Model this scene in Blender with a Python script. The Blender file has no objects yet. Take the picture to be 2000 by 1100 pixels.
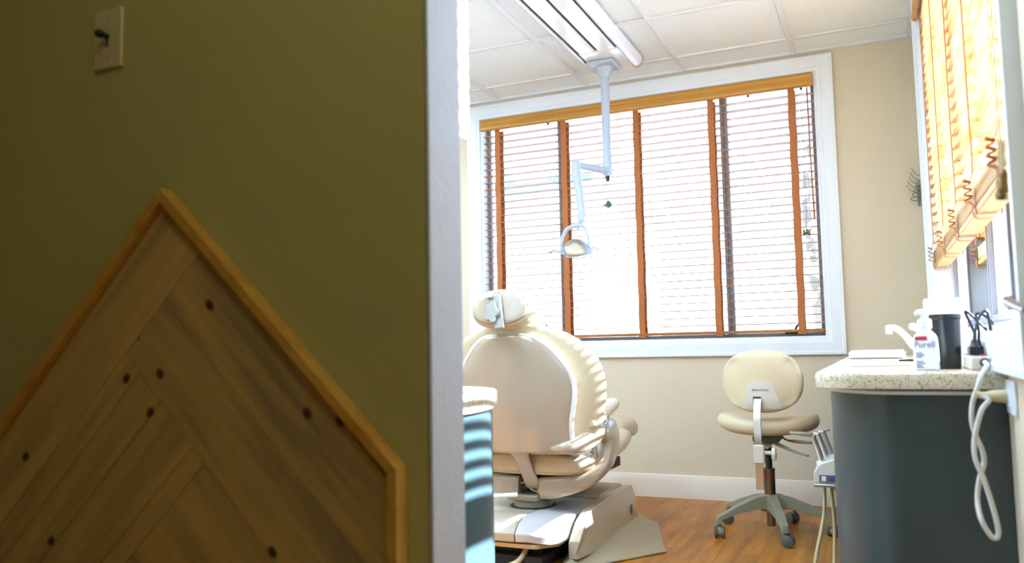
import bpy, bmesh, math, random
from mathutils import Vector, Matrix
PI=math.pi; R=math.radians
random.seed(7)
scn=bpy.context.scene; COL=scn.collection

# ------------------------------------------------------------------ camera
F=1597.0; CAMZ=.88
yaw,pitch,roll=R(24.05),R(4.65),R(-1.13)
fw=Vector((-math.sin(yaw)*math.cos(pitch),math.cos(yaw)*math.cos(pitch),math.sin(pitch)))
rt=Vector((math.cos(yaw),math.sin(yaw),0)); up=rt.cross(fw)
r2=rt*math.cos(roll)+up*math.sin(roll); u2=-rt*math.sin(roll)+up*math.cos(roll)
CP=Vector((0,0,CAMZ))
cd=bpy.data.cameras.new('camera'); cam=bpy.data.objects.new('camera',cd); COL.objects.link(cam)
cam.matrix_world=Matrix(((r2.x,u2.x,-fw.x,CP.x),(r2.y,u2.y,-fw.y,CP.y),(r2.z,u2.z,-fw.z,CP.z),(0,0,0,1)))
cd.sensor_width=36; cd.lens=F/2000*36; cd.clip_start=.02
cd.dof.use_dof=True; cd.dof.focus_distance=3.6; cd.dof.aperture_fstop=3.2
scn.camera=cam
def at(px,py,ax,v):
    """the point of the plane (axis ax = v) that the photograph shows at a pixel"""
    d=fw+r2*((px-1000)/F)-u2*((py-550)/F)
    return CP+d*((v-CP[ax])/d[ax])

# ------------------------------------------------------------------ light
scn.view_settings.view_transform='Standard'; scn.view_settings.look='None'
scn.view_settings.gamma=1; scn.view_settings.exposure=0.68; scn.view_settings.use_curve_mapping=False
w=bpy.data.worlds.new('sky'); scn.world=w; w.use_nodes=True
nt=w.node_tree; bg=nt.nodes['Background']
WS=4.3; FILL=25.0
tc=nt.nodes.new('ShaderNodeTexCoord'); sx=nt.nodes.new('ShaderNodeSeparateXYZ'); cr=nt.nodes.new('ShaderNodeValToRGB')
nt.links.new(tc.outputs['Generated'],sx.inputs[0]); nt.links.new(sx.outputs['Z'],cr.inputs[0])
cr.color_ramp.elements[0].position=0; cr.color_ramp.elements[0].color=(.56,.76,1,1)
cr.color_ramp.elements[1].position=.6; cr.color_ramp.elements[1].color=(.45,.67,1,1)
nt.links.new(cr.outputs[0],bg.inputs[0]); bg.inputs[1].default_value=WS
sd=bpy.data.lights.new('sun','SUN'); sd.energy=25; sd.angle=R(.6); sd.color=(.97,.99,1)
sun=bpy.data.objects.new('sun',sd); COL.objects.link(sun)
SUND=Vector((-1,-.5,-.668)).normalized()
sun.rotation_euler=SUND.to_track_quat('-Z','Y').to_euler()

# ------------------------------------------------------------------ materials
def col(h):
    c=[int(h[i:i+2],16)/255 for i in (0,2,4)]
    return tuple(x/12.92 if x<=.04045 else ((x+.055)/1.055)**2.4 for x in c)+(1,)
def mat(name,c,rough=.5,metal=0,spec=.5,noise=None,bump=None,coat=0,trans=None,alpha=None,emit=None):
    m=bpy.data.materials.new(name); m.use_nodes=True; n=m.node_tree.nodes; l=m.node_tree.links
    b=n['Principled BSDF']; c=col(c) if isinstance(c,str) else tuple(c)
    b.inputs['Base Color'].default_value=c; b.inputs['Roughness'].default_value=rough
    b.inputs['Metallic'].default_value=metal; b.inputs['Specular IOR Level'].default_value=spec
    b.inputs['Coat Weight'].default_value=coat; b.inputs['Coat Roughness'].default_value=.08
    t=n.new('ShaderNodeTexCoord')
    if noise is None: noise=(6,.04)
    nz=n.new('ShaderNodeTexNoise'); nz.inputs['Scale'].default_value=noise[0]; nz.inputs['Detail'].default_value=5
    l.new(t.outputs['Object'],nz.inputs['Vector'])
    mx=n.new('ShaderNodeMix'); mx.data_type='RGBA'
    a=noise[1]
    mx.inputs[6].default_value=tuple(min(1,x*(1+a)) for x in c[:3])+(1,)
    mx.inputs[7].default_value=(col(noise[2]) if len(noise)>2 else tuple(x*(1-a) for x in c[:3])+(1,))
    l.new(nz.outputs['Fac'],mx.inputs[0]); l.new(mx.outputs[2],b.inputs['Base Color'])
    if bump:
        nb=n.new('ShaderNodeTexNoise'); nb.inputs['Scale'].default_value=bump[0]; nb.inputs['Detail'].default_value=3
        l.new(t.outputs['Object'],nb.inputs['Vector'])
        bp=n.new('ShaderNodeBump'); bp.inputs['Strength'].default_value=bump[1]; bp.inputs['Distance'].default_value=.004
        l.new(nb.outputs['Fac'],bp.inputs['Height']); l.new(bp.outputs[0],b.inputs['Normal'])
    return m
def wood(name,c1,c2,c3,rot=(0,0,0),scale=(1,1,1),rough=.45,streak=8,knots=False,attr=False,trans=0):
    m=bpy.data.materials.new(name); m.use_nodes=True; n=m.node_tree.nodes; l=m.node_tree.links
    b=n['Principled BSDF']; b.inputs['Roughness'].default_value=rough
    t=n.new('ShaderNodeTexCoord'); mr=n.new('ShaderNodeMapping'); mp=n.new('ShaderNodeMapping')
    mr.inputs['Rotation'].default_value=rot; mp.inputs['Scale'].default_value=scale
    l.new(t.outputs['Object'],mr.inputs[0]); l.new(mr.outputs[0],mp.inputs[0])
    vec=mp.outputs[0]; rawv=mr.outputs[0]
    if attr:
        at_=n.new('ShaderNodeAttribute'); at_.attribute_name='tone'
        ad=n.new('ShaderNodeVectorMath'); ad.operation='MULTIPLY_ADD'
        l.new(at_.outputs['Color'],ad.inputs[0]); ad.inputs[1].default_value=(9,9,9); l.new(vec,ad.inputs[2]); vec=ad.outputs[0]
    nz=n.new('ShaderNodeTexNoise'); nz.inputs['Scale'].default_value=streak; nz.inputs['Detail'].default_value=6; nz.inputs['Roughness'].default_value=.6
    nz.inputs['Distortion'].default_value=.4
    l.new(vec,nz.inputs['Vector'])
    r=n.new('ShaderNodeValToRGB'); l.new(nz.outputs['Fac'],r.inputs[0])
    e=r.color_ramp.elements; e[0].position=.33; e[0].color=col(c1); e[1].position=.72; e[1].color=col(c3)
    k=e.new(.52); k.color=col(c2)
    out=r.outputs[0]
    if attr:
        mu=n.new('ShaderNodeMix'); mu.data_type='RGBA'; mu.blend_type='MULTIPLY'; mu.inputs[0].default_value=.55
        l.new(out,mu.inputs[6]); l.new(at_.outputs['Fac'],mu.inputs[7]); out=mu.outputs[2]
    if knots:
        vo=n.new('ShaderNodeTexVoronoi'); vo.inputs['Scale'].default_value=1; vo.voronoi_dimensions='2D'
        sk_=n.new('ShaderNodeSeparateXYZ'); l.new(rawv,sk_.inputs[0]); mk=n.new('ShaderNodeCombineXYZ')
        for q_,(src_,k_) in enumerate((('X',4.2),('Z',5.6))):
            mm=n.new('ShaderNodeMath'); mm.operation='MULTIPLY'; mm.inputs[1].default_value=k_; l.new(sk_.outputs[src_],mm.inputs[0]); l.new(mm.outputs[0],mk.inputs[q_])
        l.new(mk.outputs[0],vo.inputs['Vector'])
        rk=n.new('ShaderNodeValToRGB'); l.new(vo.outputs['Distance'],rk.inputs[0])
        rk.color_ramp.elements[0].position=.032; rk.color_ramp.elements[0].color=(1,1,1,1)
        rk.color_ramp.elements[1].position=.055; rk.color_ramp.elements[1].color=(0,0,0,1)
        mx=n.new('ShaderNodeMix'); mx.data_type='RGBA'; l.new(rk.outputs[0],mx.inputs[0]); l.new(out,mx.inputs[6]); mx.inputs[7].default_value=col('4c2f1a')
        out=mx.outputs[2]
    l.new(out,b.inputs['Base Color'])
    if trans:
        tr=n.new('ShaderNodeBsdfTranslucent'); l.new(out,tr.inputs[0]); ms=n.new('ShaderNodeMixShader'); ms.inputs[0].default_value=trans
        l.new(b.outputs[0],ms.inputs[1]); l.new(tr.outputs[0],ms.inputs[2]); l.new(ms.outputs[0],n['Material Output'].inputs[0])
    return m
def speckle(name,base,d1,d2,sc=170):
    m=mat(name,base,.25,coat=.3); n=m.node_tree.nodes; l=m.node_tree.links; b=n['Principled BSDF']
    t=n.new('ShaderNodeTexCoord'); prev=b.inputs['Base Color'].links[0].from_socket
    for s,c,lo in ((sc,d1,.32),(sc*1.9,d2,.26)):
        v=n.new('ShaderNodeTexVoronoi'); v.inputs['Scale'].default_value=s; l.new(t.outputs['Object'],v.inputs['Vector'])
        rr=n.new('ShaderNodeSeparateColor'); l.new(v.outputs['Color'],rr.inputs[0])
        g=n.new('ShaderNodeMath'); g.operation='LESS_THAN'; g.inputs[1].default_value=lo; l.new(rr.outputs[0],g.inputs[0])
        d=n.new('ShaderNodeMath'); d.operation='LESS_THAN'; d.inputs[1].default_value=.42; l.new(v.outputs['Distance'],d.inputs[0])
        q=n.new('ShaderNodeMath'); q.operation='MULTIPLY'; l.new(g.outputs[0],q.inputs[0]); l.new(d.outputs[0],q.inputs[1])
        mx=n.new('ShaderNodeMix'); mx.data_type='RGBA'; l.new(q.outputs[0],mx.inputs[0]); l.new(prev,mx.inputs[6]); mx.inputs[7].default_value=col(c); prev=mx.outputs[2]
    l.new(prev,b.inputs['Base Color']); return m
def glassmat():
    m=bpy.data.materials.new('glass'); m.use_nodes=True; n=m.node_tree.nodes; l=m.node_tree.links
    t=n.new('ShaderNodeBsdfTransparent'); t.inputs[0].default_value=(.95,.98,1,1); g=n.new('ShaderNodeBsdfGlossy'); g.inputs['Roughness'].default_value=.02
    fr=n.new('ShaderNodeFresnel'); fr.inputs[0].default_value=1.3; ms=n.new('ShaderNodeMixShader')
    l.new(fr.outputs[0],ms.inputs[0]); l.new(t.outputs[0],ms.inputs[1]); l.new(g.outputs[0],ms.inputs[2]); l.new(ms.outputs[0],n['Material Output'].inputs[0])
    return m
M={}
M['wall']=mat('beige_wall','dccfb6',.75,noise=(3,.03),bump=(180,.15))
M['hall']=mat('olive_wall','b9b173',.8,noise=(2,.04),bump=(220,.2))
M['jamb']=mat('jamb_paint','c9cedb',.6,noise=(14,.05),bump=(60,.35))
M['white']=mat('white_trim','e9f0f8',.4)
M['ceil']=mat('ceiling_tile','f0f8ff',.9,noise=(60,.05),bump=(140,.5))
M['grid']=mat('grid_metal','e6e8ee',.5)
M['cream']=mat('cream_upholstery','cdbe9f',.38,coat=.15)
M['stoolu']=mat('stool_upholstery','dccdaa',.35,coat=.2)
M['shell']=mat('cream_shell','b3a48f',.16,coat=.6)
M['plas']=mat('cream_plastic','dad5c8',.3,coat=.2)
M['plate']=mat('olive_plate','a89f84',.5)
M['grey']=mat('grey_metal','a6a59f',.3,metal=.6)
M['dark']=mat('dark_rubber','26262c',.6)
M['chrome']=mat('chrome','e6eaf2',.2,metal=1)
M['steel']=mat('steel','8f8780',.3,metal=1)
M['stoolbase']=mat('stool_base','8d8a74',.45)
M['caster']=mat('caster_grey','5c5c58',.5)
M['teal']=mat('dark_laminate','3c4a4d',.38,noise=(150,.2))
M['teal2']=mat('teal_laminate','48636e',.4,noise=(150,.15))
M['counter']=speckle('speckled_counter','d2c6ac','93805f','453f38',230)
M['tape']=mat('cloth_tape','b8703f',.8,noise=(200,.12))
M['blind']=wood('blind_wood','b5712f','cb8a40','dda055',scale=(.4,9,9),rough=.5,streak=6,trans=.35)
M['blind_sunlit']=wood('blind_wood_sunlit','dfae68','f2d8aa','f8e8c8',scale=(9,.4,9),rough=.5,streak=6,trans=.45)  # paler copy of the blind wood, sunlit glow put into its colour
M['val']=wood('valance_wood','b87f2e','c9923f','d8a450',scale=(.5,20,22),rough=.4,streak=3)
M['floor']=None
M['glass']=glassmat()
M['screen']=mat('screen_frame','9c9ca6',.5)
M['black']=mat('black_plastic','17181c',.35)
M['hose']=mat('beige_hose','c9bd94',.4)
M['cord']=mat('white_cord','d9d6cf',.4)
M['brass']=mat('brass_tassel','7d5f2a',.4,metal=.5)
M['frame']=wood('pine_frame','c08a34','cf9c44','dbab56',rot=(0,0,0),scale=(6,6,6),rough=.5,streak=2)
M['plankL']=wood('pine_plank_left','94805c','c4a466','e4ba72',rot=(0,R(45),0),scale=(1.1,3,14),rough=.6,streak=1.5,knots=True,attr=True)
M['plankR']=wood('pine_plank_right','9a8460','c6a668','e0b66e',rot=(0,R(-45),0),scale=(1.1,3,14),rough=.6,streak=1.5,knots=True,attr=True)
M['ivory']=mat('ivory_plate','cfc095',.4)
M['pink']=mat('fish_pink','c07a90',.3); M['fishg']=mat('fish_green','3d6a62',.3,noise=(60,.5))
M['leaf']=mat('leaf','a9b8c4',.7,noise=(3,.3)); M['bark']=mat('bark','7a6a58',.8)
M['blue']=mat('label_blue','3f4fae',.5); M['red']=mat('label_red','cf3550',.5)
M['gel']=mat('clear_gel','e6eff2',.1,coat=.5)
M['paper']=mat('paper','f4f4f2',.7)
M['hookm']=mat('aged_wire','8f8d78',.4)
M['bboard']=mat('baseboard_paint','ece4d6',.45)
M['armw']=mat('exam_light_enamel','b4bfcc',.3,coat=.2)
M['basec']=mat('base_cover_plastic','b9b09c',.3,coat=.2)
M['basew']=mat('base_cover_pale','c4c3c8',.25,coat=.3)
M['logo']=mat('logo_grey','5d5d60',.4)
M['lamp']=mat('lamp_white','f2f4f6',.25,coat=.3)
M['reflector']=mat('reflector','e6e0c4',.2,metal=.3)
M['bounce_ground']=mat('bounce_pavement','d4e2f4',.9,noise=(1,.05)); M['stucco']=mat('stucco','e9e6e0',.8); M['fascia']=mat('fascia','77808c',.7)  # outdoor ground coloured pale blue to bounce light onto the ceiling
# hardwood strip floor
def floormat():
    m=wood('oak_floor','a0601a','bd7a24','d29136',scale=(6,.7,1),rough=.42,streak=3)
    n=m.node_tree.nodes; l=m.node_tree.links; b=n['Principled BSDF']; src=b.inputs['Base Color'].links[0].from_socket
    t=n.new('ShaderNodeTexCoord'); mp=n.new('ShaderNodeMapping'); mp.inputs['Rotation'].default_value=(0,0,R(90)); l.new(t.outputs['Object'],mp.inputs[0])
    br=n.new('ShaderNodeTexBrick'); br.inputs['Scale'].default_value=1; br.inputs['Mortar Size'].default_value=.0012; br.inputs['Brick Width'].default_value=.9; br.inputs['Row Height'].default_value=.083
    br.inputs['Color1'].default_value=(1,1,1,1); br.inputs['Color2'].default_value=(.72,.72,.72,1); br.inputs['Mortar'].default_value=(.35,.3,.25,1); br.offset=.37
    l.new(mp.outputs[0],br.inputs['Vector'])
    mx=n.new('ShaderNodeMix'); mx.data_type='RGBA'; mx.blend_type='MULTIPLY'; mx.inputs[0].default_value=.8
    l.new(src,mx.inputs[6]); l.new(br.outputs[0],mx.inputs[7]); l.new(mx.outputs[2],b.inputs['Base Color'])
    return m
M['floor']=floormat()

# ------------------------------------------------------------------ helpers
def obj(name,bm,m,parent=None,smooth=False,bevel=0,seg=2,sub=0,angle=40):
    me=bpy.data.meshes.new(name); bmesh.ops.recalc_face_normals(bm,faces=bm.faces[:]); bm.to_mesh(me); bm.free()
    o=bpy.data.objects.new(name,me); COL.objects.link(o)
    for x in (m if isinstance(m,(list,tuple)) else [m]): me.materials.append(x)
    if smooth:
        for p in me.polygons: p.use_smooth=True
        if smooth=='auto':
            try: me.set_sharp_from_angle(angle=R(angle))
            except Exception: pass
    if bevel:
        b=o.modifiers.new('bevel','BEVEL'); b.width=bevel; b.segments=seg; b.limit_method='ANGLE'; b.angle_limit=R(35)
        if not smooth:
            for p in me.polygons: p.use_smooth=True
            try: me.set_sharp_from_angle(angle=R(35))
            except Exception: pass
    if sub:
        s=o.modifiers.new('sub','SUBSURF'); s.levels=sub; s.render_levels=sub
    if parent is not None:
        o.parent=parent; o.matrix_parent_inverse=parent.matrix_basis.inverted()
    return o
def thing(name,label,cat,loc=(0,0,0),group=None):
    o=bpy.data.objects.new(name,None); COL.objects.link(o); o.location=loc; o.empty_display_size=.05
    o['label']=label; o['category']=cat
    if group: o['group']=group
    return o
def tag(o,label,cat,group=None,kind=None):
    o['label']=label; o['category']=cat
    if group: o['group']=group
    if kind: o['kind']=kind
    return o
def struct(name,bm,m,parent=None,**k):
    o=obj(name,bm,m,parent,**k)
    if parent is None: o['kind']='structure'
    return o
def NB(): return bmesh.new()
def box(bm,a,b,mi=0):
    x0,y0,z0=a; x1,y1,z1=b
    v=[bm.verts.new(p) for p in ((x0,y0,z0),(x1,y0,z0),(x1,y1,z0),(x0,y1,z0),(x0,y0,z1),(x1,y0,z1),(x1,y1,z1),(x0,y1,z1))]
    for f in ((0,1,2,3),(4,5,6,7),(0,1,5,4),(1,2,6,5),(2,3,7,6),(3,0,4,7)):
        q=bm.faces.new([v[i] for i in f]); q.material_index=mi
    return bm
def loft(bm,rings,closed=True,cap=True,mi=0):
    rr=[[bm.verts.new(p) for p in r] for r in rings]; n=len(rr[0])
    for a,b in zip(rr,rr[1:]):
        for i in range(n if closed else n-1):
            q=bm.faces.new((a[i],a[(i+1)%n],b[(i+1)%n],b[i])); q.material_index=mi
    if cap:
        for r in (rr[0],rr[-1]):
            q=bm.faces.new(r); q.material_index=mi
    return bm
def frames(pts):
    pts=[Vector(p) for p in pts]; T=[]
    for i in range(len(pts)):
        a=pts[max(i-1,0)]; b=pts[min(i+1,len(pts)-1)]; T.append((b-a).normalized())
    up_=Vector((0,0,1)) if abs(T[0].z)<.9 else Vector((1,0,0))
    N=(up_-T[0]*up_.dot(T[0])).normalized(); out=[]
    for t in T:
        N=(N-t*N.dot(t)); N=N.normalized() if N.length>1e-6 else t.orthogonal().normalized()
        out.append((N.copy(),t.cross(N).normalized()))
    return pts,out
def smoothpath(pts,k=6):
    pts=[Vector(p) for p in pts]; P=[pts[0]]+pts+[pts[-1]]; o=[]
    for i in range(1,len(P)-2):
        a,b,c,d=P[i-1:i+3]
        for j in range(k):
            t=j/k; o.append(.5*((2*b)+(c-a)*t+(2*a-5*b+4*c-d)*t*t+(3*b-a-3*c+d)*t**3))
    o.append(pts[-1]); return o
def tube(bm,pts,r,n=12,sm=0,flat=1,mi=0):
    """round or flattened tube; r a number or one per given point"""
    if sm:
        m0=len(pts); pts=smoothpath(pts,sm)
        if isinstance(r,(list,tuple)):
            rr=[]
            for i in range(len(pts)):
                q=i/sm; a=int(min(q,m0-2)); f=q-a; rr.append(r[a]*(1-f)+r[min(a+1,m0-1)]*f)
            r=rr
    pts,fr=frames(pts)
    if not isinstance(r,(list,tuple)): r=[r]*len(pts)
    rings=[[p+N*(q*math.cos(2*PI*i/n)*flat)+B*(q*math.sin(2*PI*i/n)) for i in range(n)] for p,(N,B),q in zip(pts,fr,r)]
    return loft(bm,rings,mi=mi)
def lathe(bm,c,prof,n=28,axis='Z',mi=0):
    c=Vector(c); rings=[]
    for r,h in prof:
        rg=[]
        for i in range(n):
            a=2*PI*i/n; x,y=r*math.cos(a),r*math.sin(a)
            rg.append(c+(Vector((x,y,h)) if axis=='Z' else Vector((h,x,y)) if axis=='X' else Vector((x,h,y))))
        rings.append(rg)
    return loft(bm,rings,mi=mi)
def prism(bm,poly,vec,mi=0):
    a=[Vector(p) for p in poly]; return loft(bm,[a,[p+Vector(vec) for p in a]],mi=mi)
def sring(c,ax,bx,ra,rb,n=32,p=2.6,bend=None):
    """super-ellipse ring round c in the plane ax,bx"""
    c=Vector(c); ax=Vector(ax); bx=Vector(bx); o=[]
    for i in range(n):
        a=2*PI*i/n; ca,sa=math.cos(a),math.sin(a)
        x=ra*math.copysign(abs(ca)**(2/p),ca); y=rb*math.copysign(abs(sa)**(2/p),sa)
        q=c+ax*x+bx*y
        if bend: q=q+Vector(bend)*(x*x)
        o.append(q)
    return o
def cushion(bm,rows,bend=None,n=36,p=2.6,mi=0):
    """rows: (centre, axis a, axis b, ra, rb)"""
    return loft(bm,[sring(c,a,b,ra,rb,n,p,bend) for c,a,b,ra,rb in rows],mi=mi)
def text(name,s,size,mx,m,parent,ext=.0006,shear=0,sx=1):
    cu=bpy.data.curves.new(name,'FONT'); cu.body=s; cu.size=size; cu.extrude=ext; cu.align_x='CENTER'; cu.align_y='CENTER'; cu.shear=shear
    t=bpy.data.objects.new(name+'_tmp',cu); COL.objects.link(t)
    dg=bpy.context.evaluated_depsgraph_get(); me=bpy.data.meshes.new_from_object(t.evaluated_get(dg))
    bpy.data.objects.remove(t,do_unlink=True); me.transform(Matrix.Diagonal((sx,1,1,1))); me.transform(mx); me.materials.clear(); me.materials.append(m)
    me.name=name; o=bpy.data.objects.new(name,me); COL.objects.link(o)
    if parent is not None: o.parent=parent; o.matrix_parent_inverse=parent.matrix_basis.inverted()
    return o
X3,Y3,Z3=(1,0,0),(0,1,0),(0,0,1)

# ------------------------------------------------------------------ room shell
YB,XR,H=4.77,.24,2.5
XL,YH,HW=-3.6,-1.9,1.08      # left wall, hall end, hall face of partition
WT=.16
# floor, ceiling
struct('floor',box(NB(),(XL-.2,YH-.2,-.06),(XR+WT,YB+WT,0)),M['floor'])
struct('ceiling',box(NB(),(XL-.2,YH-.2,H+.012),(XR+WT,YB+WT,H+.12)),M['ceil'])
bm=NB()
gx=[-2.19+.6096*i for i in range(-2,4)]; gy=[4.52-.6096*i for i in range(0,6)]
for x in gx: box(bm,(x-.012,HW+.12,H-.002),(x+.012,YB,H+.011))
for y in gy: box(bm,(XL,y-.012,H-.001),(XR,y+.012,H+.0105))
box(bm,(XL,YB-.024,H-.004),(XR,YB,H+.0115)); box(bm,(XR-.024,HW+.12,H-.004),(XR,YB-.024,H+.0115))
struct('trim_1',bm,M['grid'])
# back wall with the wide window opening
bx0,bx1,bz0,bz1=-2.335,-.25,.90,2.385
bm=NB(); box(bm,(XL,YB,0),(bx0,YB+WT,H+.05)); box(bm,(bx1,YB,0),(XR+WT,YB+WT,H+.05))
box(bm,(bx0,YB,0),(bx1,YB+WT,bz0)); box(bm,(bx0,YB,bz1),(bx1,YB+WT,H+.05)); struct('wall_back',bm,M['wall'])
# right wall with the side window opening
ry0,ry1,rz0,rz1=1.66,4.13,.897,2.42
bm=NB(); box(bm,(XR,YH,0),(XR+WT,ry0,H+.05)); box(bm,(XR,ry1,0),(XR+WT,YB,H+.05))
box(bm,(XR,ry0,0),(XR+WT,ry1,rz0)); box(bm,(XR,ry0,rz1),(XR+WT,ry1,H+.05)); struct('wall_right',bm,M['wall'])
struct('wall_left',box(NB(),(XL-WT,YH,0),(XL,YB+WT,H+.05)),M['wall'])
struct('wall_hall',box(NB(),(XL,YH-WT,0),(XR+WT,YH,H+.05)),M['hall'])
# partition between hall and surgery: olive hall face, beige room face, pale painted end
bm=NB(); box(bm,(XL,HW,0),(-.626,HW+.006,H+.01)); struct('wall_front',bm,M['hall'])
bm=NB(); box(bm,(XL,HW+.006,0),(-.624,HW+.105,H+.01)); struct('wall_partition',bm,M['wall'])
bm=NB(); box(bm,(-.6239,HW+.001,0),(-.618,HW+.105,H+.01)); struct('trim_2',bm,M['jamb'],bevel=.002)
# baseboards
def bboard(name,a,b,nrm):
    a=Vector(a); b=Vector(b); n=Vector(nrm); prof=[(0,0),(.016,0),(.016,.098),(.012,.112),(.009,.127),(0,.130)]
    struct(name,loft(NB(),[[p+n*x+Vector((0,0,z)) for x,z in prof] for p in (a,b)]),M['bboard'],smooth='auto',angle=25)
bboard('baseboard_back',(XL,YB,0),(-.10,YB,0),(0,-1,0))
bboard('baseboard_left',(XL,HW+.11,0),(XL,YB-.02,0),(1,0,0))
bboard('baseboard_front',(XL,HW,0),(-.62,HW,0),(0,-1,0))

# ------------------------------------------------------------------ windows
def casing(bm,axis,fixed,sgn,a0,a1,z0,z1,wd,mi=0):
    """moulded picture-frame casing; profile from the opening outwards, mitred"""
    prof=[(0,0),(0,.012),(.006,.016),(.02,.017),(.024,.021),(wd-.02,.021),(wd-.014,.026),(wd,.026),(wd,0)]
    cor=[(a0,z0,-1,-1),(a1,z0,1,-1),(a1,z1,1,1),(a0,z1,-1,1)]; rings=[]
    for a,z,da,dz in cor+[cor[0]]:
        rg=[]
        for o_,d in prof:
            A=a+da*o_; Z=z+dz*o_; q=fixed+sgn*d
            rg.append((A,q,Z) if axis=='Y' else (q,A,Z))
        rings.append(rg)
    return loft(bm,rings,cap=False,mi=mi)
# window_1: back
w1=bpy.data.objects.new('window_1',None); COL.objects.link(w1); w1.location=((bx0+bx1)/2,YB,bz0); w1['kind']='structure'
obj('casing',casing(NB(),'Y',YB,-1,bx0,bx1,bz0,bz1,.088),M['white'],w1,smooth='auto',angle=30)
bm=NB(); e=.014
box(bm,(bx0,YB-.004,bz0-.001),(bx0+e,YB+WT,bz1)); box(bm,(bx1-e,YB-.004,bz0),(bx1,YB+WT,bz1)); box(bm,(bx0+e,YB-.004,bz1-e),(bx1-e,YB+WT,bz1)); box(bm,(bx0+e,YB-.004,bz0),(bx1-e,YB+WT,bz0+e))
obj('jamb_liner',bm,M['white'],w1)
mx1,mx2=-1.80,-.775
def ring_frame(bm,axis,q0,q1,a0,a1,z0,z1,t):
    for A0,A1,Z0,Z1 in ((a0,a0+t,z0,z1),(a1-t,a1,z0,z1),(a0+t,a1-t,z0,z0+t),(a0+t,a1-t,z1-t,z1)):
        box(bm,(A0,q0,Z0) if axis=='Y' else (q0,A0,Z0),(A1,q1,Z1) if axis=='Y' else (q1,A1,Z1))
xs=[bx0+e,mx1,mx2,bx1-e]
for i in range(3):
    bm=NB(); ring_frame(bm,'Y',YB+.085,YB+.125,xs[i]+.001,xs[i+1]-.001,bz0+e,bz1-e,.022); s=obj('sash',bm,M['white'],w1)
    bm=NB(); ring_frame(bm,'Y',YB+.072,YB+.084,xs[i]+.002,xs[i+1]-.002,bz0+e+.002,bz1-e-.002,.018); obj('screen_frame',bm,M['screen'],s)
    bm=NB(); box(bm,(xs[i]+.0235,YB+.103,bz0+.0365),(xs[i+1]-.0235,YB+.107,bz1-.0365)); obj('pane',bm,M['glass'],s)
def ring_frame_z(bm,x0,x1,y0,y1,z0,z1,t):
    for a,b,c,d in ((x0,x0+t,y0,y1),(x1-t,x1,y0,y1),(x0+t,x1-t,y0,y0+t),(x0+t,x1-t,y1-t,y1)): box(bm,(a,c,z0),(b,d,z1))
def crank(px,y,z,par):
    bm=NB(); box(bm,(px-.055,y-.006,z-.012),(px+.045,y+.03,z+.012)); box(bm,(px-.025,y-.02,z-.008),(px+.015,y-.006,z+.01))
    c=obj('crank_base',bm,M['black'],par,bevel=.003)
    bm=NB(); tube(bm,[(px,y-.018,z+.004),(px+.012,y-.03,z+.03),(px+.035,y-.034,z+.05),(px+.043,y-.036,z+.062)],[.007,.006,.005,.005],8,sm=4)
    lathe(bm,(px+.043,y-.036,z+.062),[(.001,0),(.008,.002),(.009,.012),(.006,.02),(.001,.022)],12)
    obj('crank_handle',bm,M['black'],c,smooth='auto')
crank(-.425,YB+.055,bz0+.04,w1)
crank(-1.95,YB+.055,bz0+.04,w1)
# window_2: right wall
w2=bpy.data.objects.new('window_2',None); COL.objects.link(w2); w2.location=(XR,(ry0+ry1)/2,rz0); w2['kind']='structure'
obj('casing',casing(NB(),'X',XR,-1,ry0,ry1,rz0,rz1,.085),M['white'],w2,smooth='auto',angle=30)
bm=NB(); box(bm,(XR-.004,ry0,rz0),(XR+WT,ry0+e,rz1)); box(bm,(XR-.004,ry1-e,rz0),(XR+WT,ry1,rz1)); box(bm,(XR-.004,ry0+e,rz1-e),(XR+WT,ry1-e,rz1)); box(bm,(XR-.004,ry0+e,rz0),(XR+WT,ry1-e,rz0+e))
obj('jamb_liner',bm,M['white'],w2)
ym=2.88; ys=[ry0+e,ym,ry1-e]
for i in range(2):
    bm=NB(); ring_frame(bm,'X',XR+.09,XR+.13,ys[i]+.002,ys[i+1]-.002,rz0+e,rz1-e,.055); s=obj('sash',bm,M['white'],w2)
    bm=NB(); ring_frame(bm,'X',XR+.077,XR+.089,ys[i]+.012,ys[i+1]-.012,rz0+e+.02,rz1-e-.02,.02); obj('screen_frame',bm,M['screen'],s)
    bm=NB(); box(bm,(XR+.108,ys[i]+.055,rz0+.065),(XR+.112,ys[i+1]-.055,rz1-.065)); obj('pane',bm,M['glass'],s)
bm=NB(); box(bm,(XR+.02,1.675,1.045),(XR+.05,1.70,1.125)); lk=obj('latch',bm,M['steel'],w2,bevel=.003)
bm=NB(); tube(bm,[(XR+.03,1.70,1.09),(XR+.03,1.76,1.088),(XR+.03,1.80,1.085)],[.007,.005,.003],8); obj('latch_lever',bm,M['steel'],lk,smooth=True)
bm=NB(); tube(bm,[at(2004,606,0,XR-.03),at(1985,598,0,XR-.035),at(1966,588,0,XR-.04)],[.006,.007,.009],10); box(bm,(XR-.03,1.68,.93),(XR+.08,1.72,.955)); obj('crank_handle',bm,M['steel'],w2,smooth='auto')

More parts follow.
